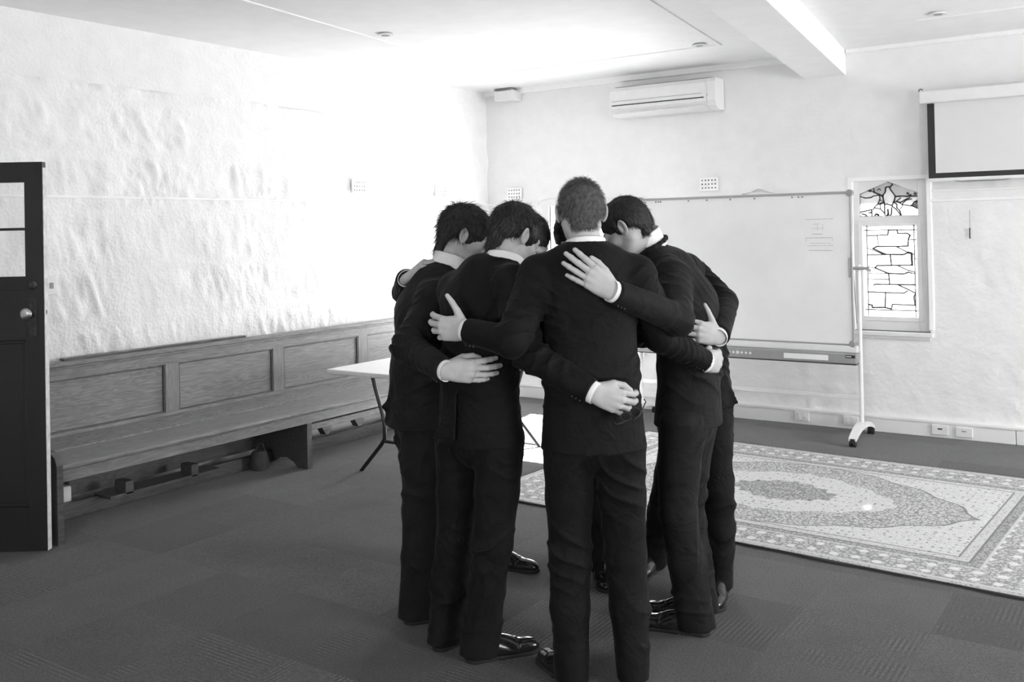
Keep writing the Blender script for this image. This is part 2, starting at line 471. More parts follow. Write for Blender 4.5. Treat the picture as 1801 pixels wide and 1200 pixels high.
# masonry behind the plaster faces
ms = MB()
ms.box(XL - 0.25, XL - 0.02, 2.41, YB + 0.3, -0.2, ZC + 0.1).box(XL - 0.25, XL - 0.02, YF - 0.3, 1.46, -0.2, ZC + 0.1).box(XL - 0.25, XL - 0.02, 1.46, 2.41, 2.12, ZC + 0.1)
for (x0, x1, z0, z1) in ((XL - 0.25, wp0 - 0.03, -0.2, ZC + 0.1), (wp0 - 0.03, wp1 + 0.03, -0.2, wz0 - 0.03), (wp0 - 0.03, wp1 + 0.03, wz1 + 0.03, ZC + 0.1), (wp1 + 0.03, g0 - 0.03, -0.2, ZC + 0.1), (g0 - 0.03, g1 + 0.03, -0.2, gz0 - 0.03), (g0 - 0.03, g1 + 0.03, GZ + 0.03, ZC + 0.1), (g1 + 0.03, XR + 0.3, -0.2, ZC + 0.1)):
    ms.box(x0, x1, YB + 0.02, YB + 0.29, z0, z1)
tag(ms.build('wall_masonry', M['plaster_smooth']), kind='structure')

# unseen right and rear walls, with window openings added for fill light
def pierced(name, ori, lo, hi, wins, mat):
    ps = []; a = lo
    for (a0, a1, z0, z1) in sorted(wins):
        ps += [(ori, a, a0, 0, ZC + 0.03, 0.4, None), (ori, a0, a1, 0, z0, 0.4, None), (ori, a0, a1, z1, ZC + 0.03, 0.4, None)]
        a = a1
    ps.append((ori, a, hi, 0, ZC + 0.03, 0.4, None))
    return wall_object(name, ps, mat)
pierced('wall_right', lambda a, z, h: (XR, a, z), YF, YB, SIDE_FILL_WINDOWS, M['plaster'])
pierced('wall_front', lambda a, z, h: (a, YF, z), XL, XR, REAR_FILL_WINDOWS, M['plaster'])
wn = 3  # frames from here on sit in the added fill openings
for (a0, a1, z0, z1) in SIDE_FILL_WINDOWS:
    f = MB()
    for (p0, p1, q0, q1) in ((a0, a0 + .06, z0, z1), (a1 - .06, a1, z0, z1), (a0, a1, z0, z0 + .06), (a0, a1, z1 - .06, z1), ((a0 + a1) / 2 - .025, (a0 + a1) / 2 + .025, z0, z1)):
        f.box(XR, XR + 0.07, p0, p1, q0, q1)
    w_ = f.build('window_%d' % wn, M['paint']); tag(w_, kind='structure'); wn += 1
    MB().box(XR + 0.03, XR + 0.036, a0, a1, z0, z1).build('pane', M['glass'], w_)
for (a0, a1, z0, z1) in REAR_FILL_WINDOWS:
    f = MB()
    for (p0, p1, q0, q1) in ((a0, a0 + .06, z0, z1), (a1 - .06, a1, z0, z1), (a0, a1, z0, z0 + .06), (a0, a1, z1 - .06, z1), ((a0 + a1) / 2 - .025, (a0 + a1) / 2 + .025, z0, z1)):
        f.box(p0, p1, YF - 0.07, YF, q0, q1)
    w_ = f.build('window_%d' % wn, M['paint']); tag(w_, kind='structure'); wn += 1
    MB().box(a0, a1, YF - 0.036, YF - 0.03, z0, z1).build('pane', M['glass'], w_)

# ceiling, cornice, beam, cover battens (the beam and battens run a few degrees off the side wall)
tag(MB().box(XL - 0.3, XR + 0.3, YF - 0.3, YB + 0.3, ZC, ZC + 0.12).build('ceiling', M['plaster_smooth']), kind='structure')
SK = math.radians(7.6)
def skew(x, y): return Matrix.Translation((x, y, 0)) @ Matrix.Rotation(SK, 4, 'Z')
tag(MB().box(-0.16, 0.16, -8.5, 0.15, 2.795, ZC + 0.02, 0.004, skew(-2.272, YB)).build('beam', M['plaster_smooth']), kind='structure')
n_trim = 7
for (x, y, L) in ((-2.80, 6.95, 8.0), (-4.86, 6.95, 8.0)):
    tag(MB().box(-0.022, 0.022, -L, 0.0, ZC - 0.008, ZC + 0.01, 0.003, skew(x, y)).build('trim_%d' % n_trim, M['plaster_smooth']), kind='structure'); n_trim += 1
tag(MB().box(-4.88, -2.78, 6.93, 6.974, ZC - 0.008, ZC + 0.01, 0.003).build('trim_%d' % n_trim, M['plaster_smooth']), kind='structure'); n_trim += 1
tag(MB().box(-1.40, 1.5, 6.97, 7.01, ZC - 0.012, ZC + 0.01, 0.003).build('trim_%d' % n_trim, M['plaster_smooth']), kind='structure'); n_trim += 1
# cornice strip along the back wall (profile swept along X)
cm = MB().box(XL, -2.44, YB - 0.045, YB + 0.01, ZC - 0.05, ZC + 0.01, 0.008).box(-2.10, XR, YB - 0.045, YB + 0.01, ZC - 0.03, ZC + 0.01, 0.008)
tag(cm.build('trim_%d' % n_trim, M['plaster_smooth']), kind='structure'); n_trim += 1

# skirting boards of the back wall: a run of white boards with a rounded cap
sk = MB().box(XL, -0.965, YB - 0.030, YB + 0.01, 0.0, 0.105, 0.003).box(-0.960, XR, YB - 0.030, YB + 0.01, 0.0, 0.105, 0.003)
sk.box(XL, XR, YB - 0.036, YB + 0.01, 0.100, 0.128, 0.008)
tag(sk.build('baseboard_back', M['paint']), kind='structure')
tag(MB().box(XL, XL + 0.03, 2.45, YB, 0.0, 0.10, 0.004).build('baseboard_left', M['paint']), kind='structure')

# ------------------------------------------------------------------ windows in view
w1 = MB()
t = 0.055
for (p0, p1, q0, q1) in ((wp0, wp0 + t, wz0, wz1), (wp1 - t, wp1, wz0, wz1), (wp0 + t, wp1 - t, wz0, wz0 + t), (wp0 + t, wp1 - t, wz1 - t, wz1), (wp0 + t, wp1 - t, 1.36, 1.40)):
    w1.box(p0, p1, YB + 0.10, YB + 0.15, q0, q1, 0.004)
w1.box(wp0 - 0.07, wp0, YB - 0.015, YB + 0.02, wz0 - 0.02, wz1 + 0.06, 0.004).box(wp1, wp1 + 0.07, YB - 0.015, YB + 0.02, wz0 - 0.02, wz1 + 0.06, 0.004)
w1.box(wp0, wp1, YB - 0.014, YB + 0.02, wz1, wz1 + 0.06)
w1o = w1.build('window_1', M['paint']); tag(w1o, kind='structure')
MB().box(wp0 + t, wp1 - t, YB + 0.122, YB + 0.127, wz0 + t, 1.36).build('pane', M['glass'], w1o)
MB().box(wp0 + t, wp1 - t, YB + 0.122, YB + 0.127, 1.40, wz1 - t).build('pane', M['glass'], w1o)
MB().box(wp0 - 0.05, wp1 + 0.05, YB - 0.05, YB + 0.11, wz0 - 0.04, wz0, 0.006).build('window_sill', M['paint'], w1o)

# leaded window: white frame with a lower light and a gabled light above
GY = YB + 0.055
w2 = MB()
LX0, LX1, LZ0, LZ1 = -2.022, -1.612, 0.885, 1.605
UX0, UX1, UZ0, UZ1, UZP = -2.040, -1.606, 1.672, 1.850, 1.940
UXP = (UX0 + UX1) / 2
def bar(x0, x1, z0, z1, y0=GY - 0.02, y1=GY + 0.03): w2.box(x0, x1, y0, y1, z0, z1, 0.003)
bar(g0, LX0, gz0, LZ1); bar(LX1, g1, gz0, LZ1); bar(LX0, LX1, gz0, LZ0); bar(g0, g1, LZ1, UZ0)
bar(g0, UX0, UZ0, GZ); bar(UX1, g1, UZ0, GZ)
w2.prism([(UX0, UZ1), (UXP, UZP), (UXP, GZ), (UX0, GZ)], GY - 0.02, GY + 0.03)
w2.prism([(UX1, UZ1), (UX1, GZ), (UXP, GZ), (UXP, UZP)], GY - 0.02, GY + 0.03)
# inner bead of the lower light
for (a, b_, c, d) in ((LX0 - .03, LX0 + 0.004, LZ0 - .03, LZ1 + .03), (LX1 - 0.004, LX1 + .03, LZ0 - .03, LZ1 + .03), (LX0 + 0.004, LX1 - 0.004, LZ0 - .03, LZ0 + 0.004), (LX0 + 0.004, LX1 - 0.004, LZ1 - 0.004, LZ1 + .03)):
    bar(a, b_, c, d, GY - 0.032, GY)
w2o = w2.build('window_2', M['paint']); tag(w2o, kind='structure')
MB().box(g0 - 0.03, g1 + 0.02, YB - 0.045, YB + 0.06, gz0 - 0.035, gz0, 0.006).box(g0 - 0.01, g1, YB - 0.02, YB + 0.02, gz0 - 0.06, gz0 - 0.035, 0.004).build('window_sill', M['paint'], w2o)

def lead_panel(poly_map, panes, leads, parent, wid=0.0095, y=GY):
    """panes: [(material key, [(u,v)...])]; leads: [(half width scale, [(u,v)...])], all mapped to wall x,z"""
    for mk, pts in panes:
        MB().prism([poly_map(*p) for p in pts], y + 0.001, y + 0.004).build('pane', M[mk], parent)
    lm = MB()
    for s, pts in leads:
        P = [poly_map(*p) for p in pts]
        for (x0, z0), (x1, z1) in zip(P, P[1:]):
            dx, dz = x1 - x0, z1 - z0; L = math.hypot(dx, dz)
            if L < 1e-6: continue
            nx, nz = -dz / L * wid * s / 2, dx / L * wid * s / 2
            ex, ez = dx / L * wid * s * 0.4, dz / L * wid * s * 0.4
            lm.prism([(x0 - ex + nx, z0 - ez + nz), (x1 + ex + nx, z1 + ez + nz), (x1 + ex - nx, z1 + ez - nz), (x0 - ex - nx, z0 - ez - nz)], y - 0.002, y + 0.0055)
    lm.build('lead_came', M['lead'], parent)

# lower light: traced in its own grid, u 0..36 across, v 0..54 down
def lmap(u, v): return (LX0 + (LX1 - LX0) * u / 36.0, LZ1 - (LZ1 - LZ0) * v / 54.0)
Lw = [
    (0.7, [(0, 3.2), (36, 3.2)]), (0.7, [(33.5, 0), (33.5, 54)]), (0.7, [(2.6, 0), (2.6, 54)]),
    (1.0, [(16.5, 6.0), (17, 3.2), (22.6, 3.2), (23, 5.2), (29, 5.2), (31, 6.4), (29.8, 8.5), (29.4, 12.6), (23, 12.8), (9, 12.8)]),
    (0.8, [(2.6, 6.4), (16.5, 6.0)]), (0.6, [(9.4, 6.3), (10.4, 12.8)]), (0.6, [(2.6, 13.6), (14, 17.6)]),
    (1.1, [(6.5, 14), (9, 12.8)]), (1.1, [(6.5, 14), (14.8, 17.4), (26, 17.6), (29.5, 16.4)]), (0.8, [(22, 13), (29.5, 16.4), (33.5, 17.6)]),
    (0.9, [(2.6, 17.8), (14.8, 17.5)]), (1.6, [(29.5, 16.4), (31.6, 16.8), (31.8, 23.6)]), (1.0, [(17.8, 17.6), (18.4, 23.8)]),
    (1.0, [(31.8, 23.6), (9, 24), (7.6, 25.4)]), (0.6, [(2.6, 24.6), (7.6, 25.4)]), (1.1, [(7.6, 25.4), (16.5, 28.6), (26, 28.8), (29.4, 27.8)]),
    (0.8, [(23, 24.2), (29.4, 26.8), (33.5, 27.6)]), (0.7, [(2.6, 28.6), (16.5, 28.6)]), (0.8, [(29.4, 27.8), (33.5, 28.6)]),
    (1.0, [(16.4, 28.7), (17, 35)]), (0.7, [(2.6, 32), (17, 32)]), (1.0, [(6.5, 35.6), (7.4, 35), (17, 35), (33.5, 35)]),
    (0.9, [(22, 35), (29, 37.8), (33.5, 39.8)]), (0.9, [(2.6, 39.6), (14, 39.8), (26, 40), (28.5, 38.6)]),
    (1.0, [(14.2, 39.8), (13.6, 48.6)]), (0.9, [(33.5, 40), (32.4, 42), (33, 46.4)]), (1.1, [(2.6, 47), (5, 47.3), (5.2, 48.8), (13, 48.5), (17.8, 49.3)]),
    (0.9, [(17.8, 49.3), (18.4, 46.6), (33.4, 46.8)]), (0.7, [(0, 50), (36, 50)]), (0.7, [(30.6, 9), (36, 9)]), (0.7, [(33.5, 20), (36, 20)]),
]
Lp = []
rows = [(0, 3.2), (3.2, 6.2), (6.2, 12.8), (12.8, 17.6), (17.6, 23.8), (23.8, 28.6), (28.6, 35), (35, 39.8), (39.8, 48.6), (48.6, 50), (50, 54)]
splits = [[0, 33.5, 36], [0, 2.6, 16.5, 33.5, 36], [0, 2.6, 10, 29.6, 36], [0, 6.5, 23, 36], [0, 2.6, 18, 31.8, 36], [0, 7.6, 24, 36], [0, 2.6, 16.8, 33.5, 36], [0, 7, 24, 36], [0, 2.6, 14, 33, 36], [0, 17.8, 36], [0, 33.5, 36]]
for (v0, v1), sp in zip(rows, splits):
    for u0, u1 in zip(sp, sp[1:]):
        Lp.append(('glass_leaded', [(u0, v0), (u1, v0), (u1, v1), (u0, v1)]))
lead_panel(lmap, Lp, Lw, w2o)

# gabled light: u 0..130 across, v 0..76 down (apex at v 0, eaves at v 26)
def umap(u, v): return (UX0 + (UX1 - UX0) * u / 130.0, UZP - (UZP - UZ0) * v / 76.0)
fig = [(59, 14), (61, 12), (68, 12), (70, 18), (80, 32), (79, 40), (76, 46), (73, 53), (63, 50), (56, 50), (53, 37), (53, 30), (59, 22)]
Up = [
    ('glass_leaded', [(0, 26), (22, 17), (45, 28), (45, 30), (30, 32), (14, 35), (0, 32)]),
    ('glass_grey', [(22, 17), (62, 0), (76, 4.7), (70, 12.1), (70, 18), (68, 12), (61, 12), (59, 14), (59, 22), (53, 30), (52, 33), (45, 28)]),
    ('glass_grey', [(76, 4.7), (130, 23), (130, 34), (104, 34), (80, 32), (70, 18), (70, 12)]),
    ('glass_leaded', fig),
    ('glass_leaded', [(0, 32), (14, 35), (30, 32), (45, 30), (46, 36), (43, 50), (34, 56), (34, 58), (27, 62), (0, 66)]),
    ('glass_leaded', [(80, 32), (104, 34), (112, 37), (92, 47), (77, 45)]),
    ('glass_leaded', [(112, 37), (104, 34), (130, 34), (130, 44), (116, 54), (96, 50), (92, 47)]),
    ('glass_dark', [(130, 44), (130, 62), (116, 54)]),
    ('glass_leaded', [(96, 50), (116, 54), (130, 62), (130, 76), (92, 76), (86, 62)]),
    ('glass_grey', [(0, 66), (27, 62), (28, 70), (20, 68), (15, 76), (0, 76)]),
    ('glass_leaded', [(27, 62), (34, 58), (46, 60), (55, 76), (15, 76), (20, 68), (28, 70)]),
    ('glass_leaded', [(45, 28), (53, 33), (53, 37), (56, 50), (56, 76), (46, 60), (34, 56), (43, 50), (46, 36)]),
    ('glass_leaded', [(56, 50), (63, 50), (73, 53), (72, 76), (56, 76)]),
    ('glass_grey', [(76, 46), (84, 52), (82, 60), (73, 53)]),
    ('glass_leaded', [(76, 46), (77, 45), (92, 47), (96, 50), (86, 62), (92, 76), (72, 76), (73, 53), (82, 60), (84, 52)]),
]
Uw = [
    (1.0, [(0, 76), (0, 26), (62, 0), (130, 23), (130, 76), (0, 76)]), (1.6, [(22, 17), (34, 23), (45, 28), (53, 33)]), (2.2, [(20, 18), (25, 20)]),
    (1.5, fig + [fig[0]]), (1.8, [(76, 5), (70, 12)]), (1.2, [(0, 31), (14, 35), (26, 34), (31, 31), (45, 29)]), (1.2, [(32, 14), (34, 22)]),
    (1.2, [(45, 30), (46, 37), (42, 48), (34, 55), (30, 61)]), (1.4, [(0, 66), (12, 64), (27, 61), (27, 74)]), (1.2, [(33, 57), (46, 60), (56, 70)]),
    (1.2, [(43, 50), (48, 47), (56, 46)]), (1.2, [(46, 52), (47, 60)]), (1.0, [(46, 40), (53, 44)]), (1.2, [(46, 50), (55, 47)]),
    (1.6, [(80, 34), (92, 33), (104, 34), (130, 34)]), (1.3, [(112, 37), (104, 40), (92, 47), (84, 45), (77, 44)]), (1.3, [(92, 37), (84, 43)]),
    (1.2, [(116, 40), (104, 42), (96, 50)]), (1.4, [(84, 45), (96, 52), (116, 55), (130, 62)]), (1.4, [(130, 43), (122, 47), (114, 55)]),
    (1.5, [(76, 46), (84, 51), (83, 58), (90, 66), (93, 76)]), (1.4, [(73, 55), (82, 62), (92, 76)]), (1.0, [(96, 54), (90, 62)]),
    (2.2, [(63, 62), (64, 72), (60, 76)]), (1.6, [(56, 50), (56, 76)]), (1.6, [(72, 58), (71, 72), (66, 76)]), (2.0, [(34, 74), (37, 71), (42, 73), (41, 76)]),
    (1.5, [(4, 70), (12, 72), (17, 76)]), (1.4, [(20, 68), (27, 67)]), (2.4, [(107, 27), (109, 28)]), (2.2, [(112, 32), (114, 31)]), (2.6, [(123, 28), (125, 29)]), (1.0, [(40, 18), (44, 15), (48, 18)]),
]
lead_panel(umap, Up, Uw, w2o, 0.0062)
# ------------------------------------------------------------------ door standing open at the left
DA = math.atan2(0.57, 0.82)
dr = empty('door_1', (-4.857, 2.811, 0.0)); tag(dr, kind='structure')
dr.rotation_euler = (0, 0, math.atan2(-0.57, -0.82))     # local +x runs from the free edge to the hinge, local +y away from / local -y towards
# in this frame local +y points to (0.57,-0.82): towards the camera side
DW, DT, DH = 0.82, 0.040, 2.028
st = 0.095
body = MB()
body.box(0.0, st, -DT, 0, 0.008, DH, 0.002).box(DW - st, DW, -DT, 0, 0.008, DH, 0.002)
body.box(st, DW - st, -DT, 0, DH - 0.105, DH, 0.001).box(st, DW - st, -DT, 0, 1.36, 1.432, 0.001).box(st, DW - st, -DT, 0, 0.008, 0.235, 0.001)
body.box(0.36, 0.46, -DT, 0, 0.235, 1.36, 0.001)
body.build('door_frame', M['door_paint'], dr)
for (z0, z1) in ((1.10, 1.36),):
    MB().box(st, DW - st, -DT, 0, z0, z1, 0.001).build('lock_rail', M['door_paint'], dr)
for (x0, x1) in ((st, 0.36), (0.46, DW - st)):
    p = MB().box(x0, x1, -0.028, -0.012, 0.235, 1.10).build('panel', M['door_paint'], dr)
    mo = MB()
    for (a, b_, c, d) in ((x0, x0 + .018, .235, 1.10), (x1 - .018, x1, .235, 1.10), (x0, x1, .235, .253), (x0, x1, 1.082, 1.10)):
        mo.box(a, b_, -0.034, -0.004, c, d, 0.004)
    mo.build('moulding', M['door_paint'], p)
for (z0, z1) in ((1.432, 1.672), (1.686, DH - 0.105)):
    MB().box(st, DW - st, -0.023, -0.018, z0, z1).build('pane', M['glass'], dr)
MB().box(st, DW - st, -DT, 0, 1.672, 1.686, 0.002).build('glazing_bar', M['door_paint'], dr)
MB().box(-0.0035, 0.0, -DT, -0.0015, 0.01, DH - 0.03, 0.0005).build('edge_strip', M['door_edge'], dr)
MB().box(-0.0055, -0.003, -0.026, -0.014, 1.235, 1.255, 0.0005).build('latch', M['black_metal'], dr)
MB().lathe([(0.027, 0), (0.027, 0.004), (0.022, 0.008), (0.012, 0.009), (0.012, 0.012), (0.004, 0.013)], (0.060, 0, 1.389), (0, 1, 0)).build('deadlock', M['brass_dark'], dr, True)
pl_ = MB().box(0.040, 0.086, 0.0, 0.004, 1.117, 1.318, 0.002).box(0.046, 0.080, 0.003, 0.006, 1.125, 1.310, 0.002).build('lock_plate', M['brass_dark'], dr)
MB().cyl((0.058, 0.005, 1.185), (0.058, 0.0075, 1.185), 0.005, n=12).box(0.0555, 0.0605, 0.005, 0.0075, 1.165, 1.185).build('keyhole', M['black'], pl_)
MB().lathe([(0.010, 0.0), (0.010, 0.028), (0.024, 0.036), (0.030, 0.046), (0.029, 0.055), (0.022, 0.062), (0.010, 0.064)], (0.070, 0.004, 1.242), (0, 1, 0)).build('knob', M['brass'], dr, True)
for z in (0.25, 1.75):
    MB().cyl((DW + 0.004, -0.02, z - 0.05), (DW + 0.004, -0.02, z + 0.05), 0.008, n=10).build('hinge', M['brass_dark'], dr)

# light switch on the left wall, close to the door edge
sw = MB().box(XL + 0.008, XL + 0.022, 3.255, 3.325, 1.285, 1.40, 0.003).build('light_switch', M['white_plastic'])
tag(sw, 'small white light switch on the wall beside the dark door', 'switch')
MB().box(XL + 0.021, XL + 0.028, 3.278, 3.300, 1.325, 1.36, 0.002).build('rocker', M['grey_plastic'], sw)

# ------------------------------------------------------------------ pew along the left wall
PY0, PY1 = 2.93, 6.95
pew = empty('church_pew', (-5.2, 2.93, 0)); tag(pew, 'long panelled oak pew standing along the white stone wall', 'pew')
def pw(mb, name, mat, par=None, smooth=False):
    o = mb.build(name, mat, par or pew, smooth)
    if par is None: o.matrix_parent_inverse = Matrix.Translation((5.2, -2.93, 0))
    return o
pw(MB().box(-5.49, -5.450, PY0, PY1, 0.790, 0.868, 0.002), 'top_rail', M['oak'])
pw(MB().box(-5.505, -5.425, PY0, PY1, 0.866, 0.892, 0.007).box(-5.47, -5.438, PY0, PY1, 0.852, 0.868, 0.004), 'cap_moulding', M['oak'])
pw(MB().box(-5.485, -5.445, PY0, PY1, 0.395, 0.478, 0.002), 'bottom_rail', M['oak'])
stl = [2.93, 3.97, 4.888, 5.788, 6.70]
for i, y in enumerate(stl):
    pw(MB().box(-5.49, -5.450, y, y + 0.105, 0.476, 0.792, 0.002), 'stile', M['oak_upright'])
for y0, y1 in zip(stl, stl[1:]):
    a, b_ = y0 + 0.105, y1
    p = pw(MB().box(-5.478, -5.466, a - 0.005, b_ + 0.005, 0.470, 0.796), 'back_panel', M['oak'])
    mo = MB()
    for (c, d, e, f) in ((a, a + .012, .476, .792), (b_ - .012, b_, .476, .792), (a, b_, .476, .488), (a, b_, .780, .792)):
        mo.box(-5.468, -5.453, c, d, e, f, 0.003)
    m_ = mo.build('moulding', M['oak_dark'], p)
# seat: a figured rear board and a plain front board with a rounded nose, apron below
sl = MB(); sl.prism([(-5.45, 0.425), (-5.45, 0.458), (-5.20, 0.438), (-5.20, 0.405)], PY0, PY1)
pw(sl, 'seat_board', M['oak_figured'])
s2 = MB(); s2.prism([(-5.198, 0.402), (-5.198, 0.432), (-4.945, 0.414), (-4.925, 0.410), (-4.916, 0.402), (-4.918, 0.392), (-4.93, 0.385)], PY0, PY1)
pw(s2, 'seat_board', M['oak'])
pw(MB().box(-4.965, -4.943, PY0 + 0.02, PY1 - 0.02, 0.318, 0.396, 0.003), 'apron', M['oak'])
# uprights
def upright(y, t, top, mat):
    m = MB()
    m.prism([(-5.48, 0.0), (-5.48, top), (-4.99, top), (-4.962, top - 0.02), (-4.962, 0.0), (-5.06, 0.0), (-5.10, 0.035), (-5.17, 0.060), (-5.26, 0.05), (-5.34, 0.0)], y, y + t)
    return pw(m, 'end_panel', mat)
upright(4.745, 0.045, 0.40, M['oak_dark'])
pw(MB().box(-5.485, -5.465, 3.30, 4.745, 0.088, 0.40, 0.002), 'back_board', M['oak_dark'])
upright(6.88, 0.045, 0.40, M['oak_dark'])
m = MB(); m.prism([(-5.48, 0.0), (-5.48, 0.80), (-5.40, 0.80), (-5.30, 0.62), (-5.10, 0.50), (-4.97, 0.485), (-4.925, 0.46), (-4.905, 0.42), (-4.90, 0.0)], PY0 - 0.035, PY0)
pw(m, 'end_panel', M['oak_dark'])
# foot rail on the floor, hanging shelf rail with brackets, small posts under the seat
pw(MB().box(-5.36, -5.325, PY0, PY1, 0.0, 0.088, 0.003), 'foot_rail', M['oak_dark'])
pw(MB().box(-5.17, -5.10, 4.79, PY1 - 0.1, 0.222, 0.268, 0.003), 'shelf_rail', M['oak'])
for y in (5.08, 5.42, 5.95, 6.4):
    b = MB(); b.prism([(-0.055, 0.0), (0.055, 0.0), (0.018, -0.062), (-0.012, -0.062)], -5.165, -5.105, Matrix.Rotation(math.pi / 2, 4, 'Z'))
    # prism lies in (local x = -Y, y = X): rotate so that the triangle faces the room
    bmesh.ops.transform(b.bm, matrix=Matrix.Rotation(-math.pi / 2, 4, 'Z'), verts=b.bm.verts)
    bmesh.ops.transform(b.bm, matrix=Matrix(((0, 1, 0, 0), (1, 0, 0, y), (0, 0, 1, 0.225), (0, 0, 0, 1))), verts=b.bm.verts)
    pw(b, 'bracket', M['oak_dark'])
for y in (3.50, 3.97):
    pw(MB().box(-5.31, -5.20, y, y + 0.055, 0.086, 0.165, 0.003), 'kneeler_block', M['oak_dark'])
pw(MB().box(-5.36, -5.20, 3.40, 4.20, 0.08, 0.10, 0.002), 'kneeler_shelf', M['oak_dark'])

lb = MB().box(-5.545, -5.495, 3.30, 4.68, 0.892, 0.905, 0.002).build('loose_board', M['oak_dark'])
tag(lb, 'thin dark board lying along the back of the oak pew', 'board')
wbx = MB().box(-5.48, -5.39, 3.16, 3.27, 0.002, 0.165, 0.004).box(-5.475, -5.395, 3.165, 3.265, 0.16, 0.17, 0.002).build('paper_box', M['white_plastic'])
tag(wbx, 'small pale box on the floor under the pew near the door', 'box')
bag = MB().lathe([(0.03, 0.0), (0.06, 0.01), (0.068, 0.05), (0.056, 0.11), (0.045, 0.135), (0.02, 0.14)], (-5.24, 4.56, 0.0), (0, 0, 1), 14).tube([(-5.24, 4.52, 0.13), (-5.23, 4.54, 0.18), (-5.22, 4.57, 0.19), (-5.23, 4.60, 0.13)], 0.005, 8).build('cloth_bag', M['dark_bag'], None, True)
tag(bag, 'small dark bag tucked under the oak pew beside its middle upright', 'bag')

# ------------------------------------------------------------------ white table behind the group
tb = empty('folding_table', (-4.27, 5.5, 0)); tag(tb, 'white topped table with bent black steel legs behind the group', 'table')
def tw(mb, name, mat, smooth=False):
    o = mb.build(name, mat, tb, smooth); o.matrix_parent_inverse = Matrix.Translation((4.27, -5.5, 0)); return o
top = MB().box(-4.62, -3.90, 4.60, 6.40, 0.700, 0.732, 0.006)
tw(top, 'tabletop', M['white_laminate'])
for ye in (4.90, 6.10):
    for s in (-1, 1):
        cx = -4.27
        tw(MB().tube([(cx + s * 0.235, ye, 0.70), (cx + s * 0.20, ye, 0.58), (cx + s * 0.135, ye, 0.40), (cx + s * 0.118, ye, 0.33), (cx + s * 0.122, ye, 0.24), (cx + s * 0.15, ye, 0.20), (cx + s * 0.34, ye, 0.0)], 0.0135, 12), 'leg', M['black_metal'], True)
    tw(MB().cyl((-4.27 - 0.12, ye, 0.225), (-4.27 + 0.12, ye, 0.225), 0.012), 'crossbar', M['black_metal'], True)
    tw(MB().box(-4.55, -3.99, ye - 0.015, ye + 0.015, 0.675, 0.70, 0.003), 'top_bracket', M['black_metal'])

